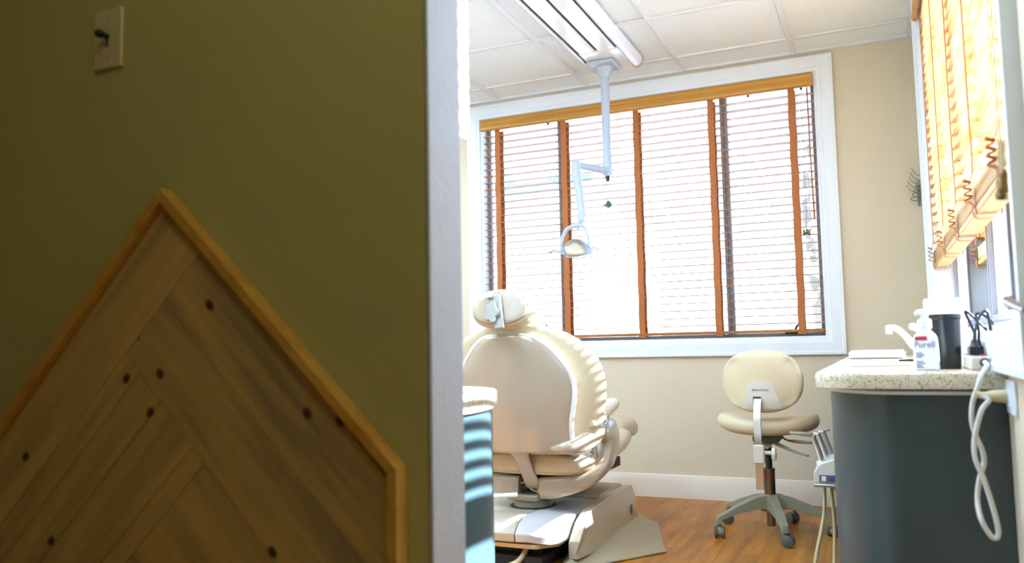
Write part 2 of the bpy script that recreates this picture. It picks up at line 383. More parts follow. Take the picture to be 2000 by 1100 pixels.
# ------------------------------------------------------------------ blinds
def make_slats(bm,axis,a0,a1,q,zs,wd=.05,th=.003,tilt=0,jit=.004):
    for z in zs:
        j=random.uniform(-jit,jit); dq=wd/2*math.cos(tilt+j*6); dz=wd/2*math.sin(tilt+j*6)
        pts=[(-dq,-dz-th/2),(0,th*.3-th/2),(dq,dz-th/2),(dq,dz+th/2),(0,th*.3+th/2),(-dq,-dz+th/2)]
        rg=[]
        for a in (a0,a1):
            rg.append([(a,q+p,z+h) if axis=='Y' else (q+p,a,z+h) for p,h in pts])
        loft(bm,rg)
yb=YB+.03
b1=thing('window_blind','long wooden slat blind lowered over the wide back window with rust cloth tapes','blind',(-1.29,yb,bz1))
bm=NB(); prof=[(0,0),(.0,.074),(-.006,.078),(-.012,.074),(-.016,.06),(-.012,.052),(-.014,.03),(-.02,.02),(-.018,.006),(-.010,0)]
loft(bm,[[(x,YB-.012+p,2.302+h) for p,h in prof] for x in (bx0-.002+.015,bx1-.004-.012)])
obj('valance',bm,M['val'],b1,smooth='auto',angle=30)
obj('headrail',box(NB(),(bx0+.02,YB+.003,2.32),(bx1-.02,YB+.055,2.37)),M['blind'],b1)
zs=[2.272-.0443*i for i in range(30)]
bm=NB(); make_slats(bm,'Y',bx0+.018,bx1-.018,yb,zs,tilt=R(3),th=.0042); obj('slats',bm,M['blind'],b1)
obj('bottom_rail',box(NB(),(bx0+.018,yb-.026,.936),(bx1-.018,yb+.026,.953)),M['blind'],b1,bevel=.003)
for tx in (-2.215,-1.755,-1.285,-.835,-.385):
    bm=NB(); hw=.0185
    pts=[Vector((tx,yb-.027,2.31-.09*i)) for i in range(16)]
    for k,yy in enumerate((yb-.030,yb+.029)):
        vs=[]
        for i in range(31):
            z=2.31-i*(2.31-.94)/30; dy=.0012*math.sin(i*2.1+k); dx=.0015*math.sin(i*1.3)
            vs.append([bm.verts.new(p) for p in ((tx-hw+dx,yy+dy,z),(tx+hw+dx,yy+dy,z),(tx+hw+dx,yy+dy+.0012,z),(tx-hw+dx,yy+dy+.0012,z))])
        for a,b in zip(vs,vs[1:]):
            for i in range(4): bm.faces.new((a[i],a[(i+1)%4],b[(i+1)%4],b[i]))
        bm.faces.new(vs[0]); bm.faces.new(vs[-1])
    for z in zs: box(bm,(tx+.004,yb-.029,z-.0035),(tx+.011,yb+.029,z-.0028))
    box(bm,(tx-.022,yb-.030,.925),(tx+.022,yb+.03,.936))
    obj('ladder_tape',bm,M['tape'],b1)
for i,(cx,zt) in enumerate(((-.335,1.505),(-.350,1.50),(-.322,1.497))):
    bm=NB(); tube(bm,[(cx+.01*i,yb-.034,2.30),(cx+.004,yb-.036,1.9),(cx,yb-.036,zt)],.0011,6,sm=3); c=obj('pull_cord',bm,M['white'] if i else M['tape'],b1)
    bm=NB(); lathe(bm,(cx,yb-.036,zt-.03),[(.001,0),(.008,.001),(.0085,.006),(.005,.016),(.006,.024),(.003,.031)],12); obj('tassel',bm,M['brass'],c,smooth=True)
bm=NB(); tube(bm,[(-.298,yb-.04,2.30),(-.296,yb-.042,1.9),(-.290,yb-.043,1.56)],[.004,.004,.005],8); obj('tilt_wand',bm,M['tape'],b1,smooth=True)
for hx in (-1.86,-.62,-.33):
    bm=NB(); box(bm,(hx-.006,YB+.006,2.296),(hx+.006,YB+.02,2.32)); obj('valance_clip',bm,M['black'],b1)
# right blind, half raised, bottom rail at about eye level with slack tapes bunched on it
qx=XR+.026
b2=thing('window_blind','wooden slat blind half raised on the right hand window, slack tapes bunched on its rail','blind',(qx,2.9,rz1))
loft_b=NB(); loft(loft_b,[[(XR-.012-p*-1 if False else XR-.010+p,y,2.345+h) for p,h in prof] for y in (ry0+.016,ry1-.016)])
obj('valance',loft_b,M['val'],b2,smooth='auto',angle=30)
obj('headrail',box(NB(),(qx-.02,ry0+.02,2.36),(qx+.026,ry1-.02,2.40)),M['blind_sunlit'],b2)
zs2=[2.322-.042*i for i in range(25)]
bm=NB(); make_slats(bm,'X',ry0+.018,ry1-.018,qx,zs2,tilt=R(12)); 
obj('slats',bm,M['blind_sunlit'],b2)
bm=NB(); make_slats(bm,'X',ry0+.018,ry1-.018,qx,[1.222+.0058*i for i in range(9)],th=.0032,jit=.0006); obj('stacked_slats',bm,M['blind_sunlit'],b2)
obj('bottom_rail',box(NB(),(qx-.026,ry0+.018,1.196),(qx+.026,ry1-.018,1.216)),M['val'],b2,bevel=.003)
for ty in (4.02,3.42,2.87,2.36,1.88):
    bm=NB()
    for sgn in (-1,1):
        q=qx+sgn*.0275
        # flat ribbon down, then slack loops folded on the rail
        path=[(q,2.345),(q,1.9),(q,1.5),(q,1.30)]
        z=1.285; k=0
        while z>1.215:
            path+= [(q+sgn*(.022 if k%2==0 else .004),z)]; z-=.009; k+=1
        path+=[(q+sgn*.004,1.20),(q-sgn*.004,1.185),(qx,1.183)]
        vs=[]
        sp=smoothpath([Vector((a,0,b)) for a,b in path],4)
        for i,p in enumerate(sp):
            wv=.0016*math.sin(i*.9+ty*7)
            vs.append([bm.verts.new((p.x+d,ty+s*.016+wv,p.z)) for s,d in ((-1,0),(1,0),(1,.0012*sgn),(-1,.0012*sgn))])
        for a,b in zip(vs,vs[1:]):
            for i in range(4): bm.faces.new((a[i],a[(i+1)%4],b[(i+1)%4],b[i]))
    for z in zs2: box(bm,(qx-.027,ty+.002,z-.0036),(qx+.027,ty+.007,z-.0029))
    obj('ladder_tape',bm,M['tape'],b2)
for i,(cy,zt) in enumerate(((1.80,1.19),(1.775,1.185),(1.76,1.195))):
    bm=NB(); tube(bm,[(qx-.035,cy+.02,2.34),(qx-.037,cy+.01,1.7),(qx-.038,cy,zt)],.0016,6,sm=3); c=obj('pull_cord',bm,M['hose'],b2)
    bm=NB(); lathe(bm,(qx-.038,cy,zt-.045),[(.001,0),(.010,.001),(.011,.010),(.007,.022),(.009,.034),(.004,.046)],12); obj('tassel',bm,M['brass'],c,smooth=True)
bm=NB(); tube(bm,[(qx-.03,1.745,2.34),(qx-.034,1.735,1.9),(qx-.036,1.73,1.62)],[.005,.005,.0065],8); obj('tilt_wand',bm,M['blind_sunlit'],b2,smooth=True)

# ------------------------------------------------------------------ hall: chevron panel and switch
YP=HW; S=.9      # wall plane
A=at(338,372,1,YP); Bc=at(797,910,1,YP)
pk=Vector((A.x,0,A.z)); rc=Vector((Bc.x,0,Bc.z))
ZL=.16
def X_at(z): return pk.x-(pk.z-z)
hp=thing('wood_wall_panel','peaked chevron panel of knotty pine boards in a pale wood frame on the olive hall wall','wall panel',(pk.x,YP,ZL))
outer=[Vector((pk.x,0,pk.z)),Vector((rc.x,0,rc.z)),Vector((rc.x,0,ZL)),Vector((X_at(ZL),0,ZL))]
fwid=.019
def inset(poly,d):
    n=len(poly); cx=sum((p for p in poly),Vector())/n; out=[]
    L=[]
    for i in range(n):
        a,b=poly[i],poly[(i+1)%n]; t=(b-a).normalized(); nn=Vector((-t.z,0,t.x))
        if (cx-a).dot(nn)<0: nn=-nn
        L.append((a+nn*d,t))
    for i in range(n):
        p,t=L[i-1]; q,s=L[i]; de=t.x*s.z-t.z*s.x; w_=q-p; k=(w_.x*s.z-w_.z*s.x)/de; out.append(p+t*k)
    return out
inner=inset(outer,fwid)
for i in range(4):
    a,b,c,d=outer[i],outer[(i+1)%4],inner[(i+1)%4],inner[i]
    bm=NB(); prism(bm,[Vector((p.x,YP-.0005,p.z)) for p in (a,b,c,d)],(0,-.032,0)); obj('frame_board',bm,M['frame'],hp,bevel=.002)
def clip(poly,cl):
    cx=sum((p for p in cl),Vector())/len(cl)
    for i in range(len(cl)):
        a,b=cl[i],cl[(i+1)%len(cl)]; t=(b-a); nn=Vector((-t.z,0,t.x))
        if (cx-a).dot(nn)<0: nn=-nn
        out=[]
        for j in range(len(poly)):
            p,q=poly[j],poly[(j+1)%len(poly)]; dp=(p-a).dot(nn); dq=(q-a).dot(nn)
            if dp>=0: out.append(p)
            if (dp>=0)!=(dq>=0): out.append(p+(q-p)*(dp/(dp-dq)))
        poly=out
        if len(poly)<3: return []
    return poly
pi_=inner[0]; q2=math.sqrt(.5)
def UV(u,v): return pi_+Vector((u*q2-v*q2,0,-u*q2-v*q2))
bm=NB(); tl=bm.faces.layers.float_color.new('tone') if hasattr(bm.faces.layers,'float_color') else None
tones=[]
def plank(u0,u1,v0,v1,mi,tone):
    g=.0008
    pl=clip([UV(u0+g,v0+g),UV(u1-g,v0+g),UV(u1-g,v1-g),UV(u0+g,v1-g)],inner)
    if len(pl)<3: return
    n0=len(bm.faces); prism(bm,[Vector((p.x,YP-.001,p.z)) for p in pl],(0,-.016,0),mi=mi)
    bm.faces.ensure_lookup_table()
    tones.extend([tone]*(len(bm.faces)-n0))
W=.123
plank(0,W,0,2,0,.95)
plank(W,9,0,W,1,.88); plank(W,9,W,2*W+.005,1,.95)
V=2*W+.005
plank(W,W+.05,V,9,0,.72); plank(W+.05,2*W,V,9,0,.85); plank(2*W,3*W-.02,V,9,0,.62); plank(3*W-.02,3*W+.02,V,9,0,1.0)
U=3*W+.02
plank(U,9,V,V+W,1,1.0); plank(U,9,V+W,V+2*W,1,.8)
V2=V+2*W
plank(U,U+W,V2,9,0,.75); plank(U+W,9,V2,9,0,.9)
po=obj('boards',bm,[M['plankL'],M['plankR']],hp)
ca=po.data.color_attributes.new('tone','FLOAT_COLOR','CORNER')
for p,t in zip(po.data.polygons,tones):
    for li in p.loop_indices: ca.data[li].color=(t,t,t,1)
sw=at(216,78,1,YP)
ls=thing('light_switch','ivory single switch plate with dark knob on the olive hall wall','light switch',tuple(sw))
a=at(190,20,1,YP); hwid=.037; hh=.0585
bm=NB(); prism(bm,[(sw.x-hwid,YP-.0003,sw.z-hh),(sw.x+hwid,YP-.0003,sw.z-hh),(sw.x+hwid,YP-.0003,sw.z+hh),(sw.x-hwid,YP-.0003,sw.z+hh)],(0,-.007,0)); obj('plate',bm,M['ivory'],ls,bevel=.003)
bm=NB(); lathe(bm,(sw.x,YP-.007,sw.z+.004),[(.006,0),(.006,-.004),(.004,-.008),(.0075,-.014),(.0085,-.02),(.005,-.025),(.001,-.026)],16,'Y'); obj('knob',bm,M['dark'],ls,smooth=True)
bm=NB(); box(bm,(sw.x-.0025,YP-.0078,sw.z-.016),(sw.x+.0025,YP-.0069,sw.z+.002)); obj('slot',bm,M['dark'],ls)
for dz in (.036,-.036):
    bm=NB(); lathe(bm,(sw.x,YP-.007,sw.z+dz),[(.0032,0),(.003,-.001),(.001,-.0014)],12,'Y'); obj('screw',bm,M['plate'],ls)
# hall ceiling lamp (lights the hall, above and behind the frame)
hl=thing('ceiling_lamp','round frosted ceiling lamp in the dim hall','lamp',(-.35,.2,H))
bm=NB(); lathe(bm,(-.35,.1,H+.012),[(.14,0),(.14,-.02),(.12,-.024),(.01,-.024)],32); obj('base',bm,M['white'],hl,smooth='auto')
em=mat('warm_diffuser','ffdf9a',.5); b=em.node_tree.nodes['Principled BSDF']; b.inputs['Emission Color'].default_value=(1,.95,.56,1); b.inputs['Emission Strength'].default_value=16
bm=NB(); lathe(bm,(-.35,.1,H-.013),[(.115,0),(.11,-.03),(.09,-.055),(.05,-.07),(.005,-.074)],32); obj('diffuser',bm,em,hl,smooth=True)

# glowing ceiling panels added out of view to brighten the surgery
tm=mat('fill_panel_glow','f4f8ff',.5); b=tm.node_tree.nodes['Principled BSDF']; b.inputs['Emission Color'].default_value=(.53,.75,1,1); b.inputs['Emission Strength'].default_value=FILL
for (tx,ty,lb_) in ((-1.885,1.777,'added unseen fill light panel above the hall end of the room'),(-.665,1.777,'added unseen fill light panel nearest the right window'),(-3.1,2.387,'added unseen fill light panel by the left wall, nearer the hall'),(-3.1,3.606,'added unseen fill light panel by the left wall, nearer the back window')):
    tr=thing('fill_panel',lb_,'fill light',(tx,ty,H),'added ceiling fill panels')
    bm=NB(); ring_frame_z(bm,tx-.29,tx+.29,ty-.29,ty+.29,H-.012,H+.011,.025); obj('frame',bm,M['white'],tr)
    obj('diffuser',box(NB(),(tx-.265,ty-.265,H-.006),(tx+.265,ty+.265,H+.004)),tm,tr)

# ------------------------------------------------------------------ ceiling track + exam light
tk=thing('ceiling_track','long white ceiling track with dark seams carrying the exam light','light track',(-1.3,3.4,H))
x0,x1=-1.435,-1.20; ya,yb2,ye=2.0,4.135,4.50
obj('housing',box(NB(),(x0-.004,ya,H-.016),(x1+.03,ye,H+.011)),M['dark'],tk)
for (xa,xb) in ((x0+.014,-1.329),(-1.313,x1-.016)):
    bm=NB(); loft(bm,[[(xa,y,H-.0165),(xa,y,H-.022),(xa+.010,y,H-.027),(xb-.012,y,H-.027),(xb,y,H-.022),(xb,y,H-.0165)] for y in (ya,yb2)]); obj('cover',bm,M['lamp'],tk)
obj('rail',box(NB(),(x0-.012,ya,H-.026),(x0-.002,ye-.03,H-.001)),M['lamp'],tk)
bm=NB(); prof2=[(0,-.001),(0,-.022),(.006,-.04),(.022,-.05),(.045,-.045),(.058,-.028),(.06,-.001)]
loft(bm,[[(x1+.004+a,y,H+b) for a,b in prof2] for y in (ya,4.40)]); obj('rail',bm,M['lamp'],tk,smooth='auto')
loft(bm:=NB(),[[(x1+.004+a*1.08-.002,y,H+b*1.1) for a,b in prof2] for y in (4.40,4.412)]); obj('end_cap',bm,M['grey'],tk)
obj('end_plate',box(NB(),(x0+.01,yb2+.012,H-.024),(x1-.002,ye-.012,H-.012)),M['lamp'],tk,bevel=.003)
PX,PY=-1.345,4.36
ol=thing('exam_light','white dental exam light on a jointed arm hanging from the ceiling track','exam light',(PX,PY,H))
bm=NB(); box(bm,(PX-.08,PY-.10,H-.05),(PX+.08,PY+.07,H-.0245)); obj('trolley',bm,M['armw'],ol,bevel=.012,seg=3)
bm=NB(); lathe(bm,(PX,PY,H-.05),[(.055,0),(.05,-.02),(.034,-.045),(.030,-.06)],24); obj('collar',bm,M['armw'],ol,smooth='auto')
zb=at(1189,344,1,PY).z
bm=NB(); lathe(bm,(PX,PY,0),[(.0245,H-.06),(.0235,zb+.115),(.0255,zb+.114),(.0255,zb)],24); obj('pole',bm,M['armw'],ol,smooth='auto')
bm=NB(); lathe(bm,(PX,PY,0),[(.011,zb),(.011,zb-.028),(.008,zb-.03)],16); obj('pole_end',bm,M['black'],ol,smooth='auto')
ey=4.12; E=at(1125,322,1,ey); W_=at(1137,424,1,ey-.02); Rt=Vector((PX,PY,zb+.03))
bm=NB(); tube(bm,[Rt,Rt.lerp(E,.15),Rt.lerp(E,.85),E],[.024,.021,.018,.02],16); obj('arm',bm,M['armw'],ol,smooth='auto')
bm=NB(); lathe(bm,tuple(E-Vector((0,0,.035))),[(.022,0),(.024,.01),(.024,.05),(.018,.058)],18); tube(bm,[E-Vector((0,0,.02)),E.lerp(W_,.5),W_],[.023,.021,.019],14); obj('arm',bm,M['armw'],ol,smooth='auto')
J=at(1126,446,1,ey-.03)
bm=NB(); tube(bm,[W_,W_.lerp(J,.5),J],[.021,.018,.012],12); lathe(bm,tuple(W_+Vector((.0,-.022,-.004))),[(.001,-.004),(.018,-.003),(.018,.0),(.018,.04)],16,'Y'); obj('knuckle',bm,M['armw'],ol,smooth='auto')
hc=at(1124,488,1,ey-.06)
def yk(px,py,dy=0): return at(px,py,1,ey-.05+dy)
bm=NB(); tube(bm,[yk(1103,492),yk(1096,482),yk(1099,462),yk(1109,447),yk(1126,441),yk(1141,444),yk(1148,462),yk(1150,482)],[.007,.008,.009,.011,.011,.008,.007,.006],10,sm=5); obj('yoke',bm,M['armw'],ol,smooth=True)
# head: faceted shade with a curved cream reflector inside
bm=NB()
def hd(px,py,dy): return yk(px,py,dy)
rim=[hd(1099,484,-.05),hd(1105,476,-.0),hd(1118,466,.03),hd(1132,467,.03),hd(1147,480,0),hd(1152,497,-.04),hd(1128,502,-.07),hd(1106,503,-.07)]
cen=sum(rim,Vector())/8; back=Vector((.02,.07,.0))
loft(bm,[rim,[cen+(p-cen)*.96+back*.5 for p in rim],[cen+(p-cen)*.55+back for p in rim]]); obj('lamp_head',bm,M['armw'],ol,smooth='auto',angle=50)
bm=NB(); rf=[cen+(p-cen)*.86-Vector((0,.004,0)) for p in rim]; loft(bm,[rf,[cen+(p-cen)*.3-Vector((0,.012,0)) for p in rim]]); obj('reflector',bm,M['reflector'],ol,smooth=True)
for pts in ([(1105,498),(1094,492),(1084,489),(1071,494)],[(1150,492),(1156,485),(1164,484),(1171,490)]):
    bm=NB(); tube(bm,[yk(*p) for p in pts],[.008,.006,.006,.004],10,sm=4); obj('handle',bm,M['armw'],ol,smooth=True)

# ------------------------------------------------------------------ fish ornament
fp=at(1187,400,1,YB-.05)
fo=thing('hanging_ornament','small pink and green fish ornament hanging in front of the back blind','ornament',tuple(fp))
bm=NB(); rows=[(-.022,.002),(-.017,.006),(-.008,.016),(.002,.022),(.012,.02),(.02,.012),(.026,.003)]
cushion(bm,[(fp+Vector((x,0,-.0)),Y3,Z3,.006*r/.02+.001,r) for x,r in rows],n=16,p=2); obj('body',bm,M['fishg'],fo,smooth=True)
bm=NB(); prism(bm,[fp+Vector(p) for p in ((-.019,-.001,0),(-.036,-.001,.018),(-.030,-.001,0),(-.036,-.001,-.020))],(0,.002,0)); obj('tail',bm,M['pink'],fo)
bm=NB(); prism(bm,[fp+Vector(p) for p in ((-.01,-.001,.012),(.0,-.001,.030),(.016,-.001,.018))],(0,.002,0)); obj('fin',bm,M['pink'],fo)
bm=NB(); tube(bm,[fp+Vector((.002,0,.02)),(fp.x+.002,fp.y,2.30)],.0003,5); obj('thread',bm,M['glass'],fo)

# ------------------------------------------------------------------ cable hooks on the corner
hkp=at(1793,385,1,YB)
hk=thing('wall_hook_rack','small wire rack of curved hooks mounted in the far right corner','hook rack',(.2,YB,hkp.z))
for i in range(5):
    t=i/4; bp=at(1805-2.5*i,345+8*i,1,YB-.02)
    bm=NB(); tube(bm,[bp+Vector((-.0,.015,0)),bp+Vector((-.02,-.01,.004)),bp+Vector((-.045,-.02,.02)),bp+Vector((-.058,-.022,.045))],.0022,6,sm=3); obj('hook',bm,M['hookm'],hk,smooth=True)
    bm=NB(); bpp=at(1808-3*i,352+8*i,1,YB-.03)
    pts=[bpp+Vector((-.022+.020*math.cos(a_),.0,.010*math.sin(a_)-.01)) for a_ in [k*2*PI/10 for k in range(11)]]
    tube(bm,pts,.003,6); obj('coil',bm,M['hookm'],hk,smooth=True)
bm=NB(); box(bm,(.222,YB-.004,hkp.z-.05),(.236,YB-.0003,hkp.z+.07)); obj('back_plate',bm,M['hookm'],hk)

# ------------------------------------------------------------------ right counter
def rounded(xl,xr,y0,y1,r,n=14,rx=None):
    rx=rx or r
    p=[(xr,y1),(xr,y0)]+[(xl+rx-rx*math.sin(a),y0+r-r*math.cos(a)) for a in [PI/2*i/n for i in range(n+1)]]+[(xl,y1)]
    return p
cb=thing('base_cabinet','dark grey laminate cabinet with a rounded end under the speckled counter by the right window','cabinet',(.06,3.3,0))
def lift(p,z): return [(x,y,z) for x,y in p]
bm=NB(); loft(bm,[lift(rounded(-.118,XR-.001,2.0,YB-.03,.22,rx=.16),z) for z in (.0,.772)]); obj('body',bm,M['teal'],cb,smooth='auto',angle=30)
bm=NB(); loft(bm,[lift(rounded(-.1215,XR-.001,1.9965,YB-.025,.222,rx=.162),z) for z in (.761,.7685)]); obj('edge_strip',bm,M['grid'],cb,smooth='auto')
bm=NB(); box(bm,(-.135,2.5,.715),(-.1185,2.53,.735)); obj('door_pull',bm,M['grey'],cb,bevel=.002)
ct=NB(); sec=[(0,.776),(.004,.7745),(.004,.80),(0,.806),(-.006,.81)]
pr=[]
for off,z in ((.004,.7735),(0,.775),(0,.800),(.003,.807),(.010,.811)):
    pr.append(lift(rounded(-.143+off,XR-.001,1.975+off,YB-.022,.10-off*.5,rx=.10),z))
loft(ct,pr); cto=obj('countertop',ct,M['counter'],None,smooth='auto',angle=30)
tag(cto,'pale speckled stone countertop with rounded corner along the right window','countertop')
bm=NB(); box(bm,(XR-.02,2.06,.8115),(XR-.0275+.026,YB-.03,.838)); bs=obj('backsplash',bm,M['counter'],None,bevel=.003); tag(bs,'low speckled stone backsplash strip along the right wall behind the counter','backsplash')
# sink basin rim and faucet
ZT=.8112
fc=thing('faucet','white gooseneck faucet with lever on the right hand counter','faucet',tuple(at(1797,700,2,ZT)))
FY=2.95
fb=at(1803,640,1,FY)
bm=NB(); lathe(bm,(fb.x,FY,ZT),[(.026,0),(.026,.008),(.020,.014),(.018,.05),(.017,.085),(.01,.1)],20); obj('base',bm,M['white'],fc,smooth='auto')
bm=NB(); tube(bm,[Vector((fb.x,FY,ZT+.03))]+[at(px,py,1,FY) for px,py in ((1785,676),(1770,658),(1757,646),(1747,641),(1738,641))],[.013,.012,.0105,.010,.0095,.0095],12,sm=4)
tp=at(1736,641,1,FY); lathe(bm,(tp.x,tp.y,tp.z-.020),[(.0085,0),(.0105,.002),(.0105,.026),(.006,.03)],14); obj('spout',bm,M['white'],fc,smooth='auto')
kp=at(1783,638,1,FY)
bm=NB(); tube(bm,[(fb.x,FY,ZT+.085),kp],[.009,.007],10); lathe(bm,tuple(kp-Vector((.0,0,.012))),[(.002,0),(.010,.003),(.013,.012),(.010,.021),(.002,.024)],16); obj('lever',bm,M['white'],fc,smooth='auto')
# paper tray stack
pt=thing('document_tray','white plastic tray with papers at the far end of the right hand counter','tray',tuple(at(1710,690,2,ZT)))
a=at(1659,690,1,3.5); bq=at(1768,688,1,3.5)
bm=NB(); loft(bm,[lift([(a.x-g,3.42-g),(bq.x+g,3.42-g),(bq.x+g,3.75+g),(a.x-g,3.75+g)],ZT+.0005+h) for g,h in ((-.012,0),(0,.006),(0,.022),(.003,.024))]); obj('tray',bm,M['lamp'],pt)
bm=NB(); prism(bm,lift([(a.x+.005,3.43),(bq.x-.01,3.45),(bq.x-.0,3.72),(a.x+.01,3.74)],ZT+.0248),(0,0,.006)); obj('papers',bm,M['paper'],pt)
# notepad and pen
sh=thing('chart_folder','flat white chart folder lying on the right hand counter near its front','folder',(.0,2.6,ZT))
bm=NB(); prism(bm,lift([(-.08,2.42),(.07,2.47),(.06,2.80),(-.09,2.75)],ZT+.0004),(0,0,.004)); obj('cover',bm,M['paper'],sh)
pn=at(1770,704,2,ZT+.009)
bm=NB(); tube(bm,[pn+Vector((-.02,0,.0)),pn+Vector((.09,.03,.0))],[.003,.004],8); tag(obj('pen',bm,M['black'],None,smooth=True),'black pen lying on the papers beside the sanitizer bottle','pen')
# sanitizer bottle
BY=2.06; bl=at(1785,715,1,BY); br_=at(1836,715,1,BY); bw=(br_.x-bl.x)/2; bc=Vector(((bl.x+br_.x)/2,BY,ZT))
sb=thing('hand_sanitizer_bottle','clear pump bottle of hand sanitizer with a blue and red label on the speckled counter','bottle',tuple(bc))
hb_=at(1810,652,1,BY).z-ZT
bm=NB(); cushion(bm,[(bc+Vector((0,0,z)),X3,Y3,bw*s,.019*t) for z,s,t in ((.0002,.93,.9),(.003,1,1),(hb_*.5,.985,1),(hb_*.86,.93,.97),(hb_*.96,.82,.9),(hb_*1.07,.5,.75),(hb_*1.16,.30,.6),(hb_*1.2,.25,.55))],n=28,p=3.2); obj('body',bm,M['gel'],sb,smooth='auto')
z0=hb_*1.2; zt=at(1806,604,1,BY).z-ZT
bm=NB(); lathe(bm,tuple(bc),[(.0145,z0-.004),(.0145,z0+.014),(.009,z0+.017),(.006,z0+.02),(.006,zt-.014),(.010,zt-.013),(.010,zt-.002),(.006,zt)],20)
tube(bm,[bc+Vector((0,0,zt-.008)),bc+Vector((-.012,0,zt-.006)),bc+Vector((-.018,-.006,zt-.011))],[.006,.005,.004],8); obj('pump',bm,M['white'],sb,smooth='auto')
bm=NB(); yl=BY-.0205
box(bm,(bc.x-bw*.88,yl,ZT+.004),(bc.x+bw*.75,yl+.0007,ZT+hb_*.88)); lb=obj('label',bm,M['paper'],sb)
bm=NB(); box(bm,(bc.x-bw*.84,yl-.0004,ZT+hb_*.82),(bc.x+bw*.1,yl-.0001,ZT+hb_*.93)); obj('red_band',bm,M['red'],lb)
F2=Matrix.Rotation(R(90),4,'X')
text('lettering','Purell',.019,Matrix.Translation((bc.x-.003,yl-.0004,ZT+hb_*.70))@F2,M['blue'],lb,ext=.0001)
bm=NB()
for k,(dz,wk) in enumerate(((.46,.5),(.41,.62),(.36,.45),(.24,.5),(.19,.66),(.14,.4),(.09,.55))): box(bm,(bc.x-bw*.8,yl-.0004,ZT+hb_*dz),(bc.x-bw*.8+bw*wk,yl-.0001,ZT+hb_*(dz+.025)))
obj('small_print',bm,M['blue'],lb)
# black container and white box behind
KY=2.16; k0=at(1812,615,1,KY); k1=at(1877,615,1,KY); kc=Vector(((k0.x+k1.x)/2,KY,ZT)); kr=(k1.x-k0.x)/2; kh=k0.z-ZT
bk=thing('black_canister','black cylindrical canister with a rimmed lid behind the sanitizer bottle','canister',tuple(kc))
bm=NB(); lathe(bm,tuple(kc),[(kr*.80,.0002),(kr*.84,.004),(kr*.9,kh*.5),(kr*.94,kh-.012)],32); obj('body',bm,M['black'],bk,smooth='auto')
bm=NB(); lathe(bm,tuple(kc),[(kr*.95,kh-.0118),(kr,kh-.010),(kr,kh-.001),(kr*.97,kh),(kr*.9,kh-.003),(.004,kh-.003)],32); obj('lid',bm,M['black'],bk,smooth='auto')
GY=2.42; g0=at(1806,584,1,GY)
gb=thing('glove_box','white cardboard glove box standing behind the black canister by the window','box',(g0.x+.05,GY+.06,ZT))
bm=NB(); loft(bm,[[(g0.x+.008*(1-t),GY,ZT+.0002+t*(g0.z-ZT)),(XR-.03,GY,ZT+.0002+t*(g0.z-ZT)),(XR-.03,GY+.11,ZT+.0002+t*(g0.z-ZT)),(g0.x+.008*(1-t),GY+.11,ZT+.0002+t*(g0.z-ZT))] for t in (0,1)]); obj('carton',bm,M['paper'],gb,bevel=.001)
bm=NB(); lathe(bm,((g0.x+XR-.03)/2,GY+.055,g0.z+.0003),[(.028,0),(.022,.006),(.004,.014)],16); obj('glove_tuft',bm,M['lamp'],gb,smooth=True)
# power strip
SY=2.035; s0=at(1897,720,1,SY); s1=at(1951,720,1,SY); szh=.031
ps=thing('power_strip','beige power strip on the near end of the speckled counter','power strip',(s0.x,SY,ZT))
bm=NB(); box(bm,(s0.x,SY,ZT+.0003),(s1.x,SY+.30,ZT+szh)); obj('case',bm,M['plas'],ps,bevel=.004,seg=3)
bm=NB()
for k in range(5): box(bm,(s0.x+.008,SY+.03+.052*k,ZT+szh+.0001),(s1.x-.008,SY+.068+.052*k,ZT+szh+.0012))
obj('socket_plate',bm,M['black'],ps)
bm=NB(); box(bm,(s0.x+.02,SY+.006,ZT+szh+.0001),(s1.x-.02,SY+.02,ZT+szh+.004)); obj('switch',bm,M['red'],ps)
scx=s0.x+(s1.x-s0.x)*.5
bm=NB(); lathe(bm,(scx,SY-.0003,ZT+.018),[(.0095,0),(.009,-.004),(.006,-.007)],16,'Y'); obj('cord_grommet',bm,M['dark'],ps,smooth='auto')
for k,dx in ((0,-.006),(1,.006),(2,0)):
    y=SY+.05+.052*(k+1); x=scx+dx; z=ZT+szh+.0015
    bm=NB(); box(bm,(x-.013,y-.012,z),(x+.013,y+.012,z+.018)); lathe(bm,(x,y,z+.018),[(.01,0),(.006,.004),(.005,.016)],12)
    pp=[(x,y,z+.03),(x+.002,y,z+.055),(x+.012-.012*k,y+.01,z+.085+.01*k),(x+.028,y+.01,z+.10-.02*k),(x+.034,y+.014,z+.05),(x+.036,y+.016,z+.02),(x+.038,y+.016,ZT+.034)]
    tube(bm,pp,.0032,7,sm=5)
    pl=tag(obj('power_plug',bm,M['black'],None,smooth='auto'),['black plug and looping cord nearest the front of the power strip','black plug and cord in the middle of the power strip','black plug and cord at the rear of the power strip'][k],'plug','black plugs in the power strip')
# outlet + white cord
oy0,oy1=1.862,1.978
ou=thing('wall_outlet','white wall outlet beside the cabinet on the right wall with a plug in it','outlet',(XR,1.92,.76))
bm=NB(); box(bm,(XR-.006,oy0,.727),(XR-.0003,oy1,.795)); obj('plate',bm,M['white'],ou,bevel=.002)
bm=NB()
for yy in (1.895,1.945): box(bm,(XR-.0085,yy-.016,.742),(XR-.0063,yy+.016,.780))
obj('socket',bm,M['white'],ou,bevel=.003)
bm=NB(); lathe(bm,(XR-.0065,1.92,.761),[(.003,0),(.002,-.0012)],10,'X'); obj('screw',bm,M['grey'],ou)
pc=thing('extension_cord','thick white cord looping from the power strip up to the wall plug','cord',(.2,1.95,.5))
def pz(px,py,y): 
    q=at(px,py,1,y); return q
pts=[Vector((scx,SY-.008,ZT+.018)),Vector((scx-.0005,SY-.04,ZT+.012)),pz(1916,735,1.962)]
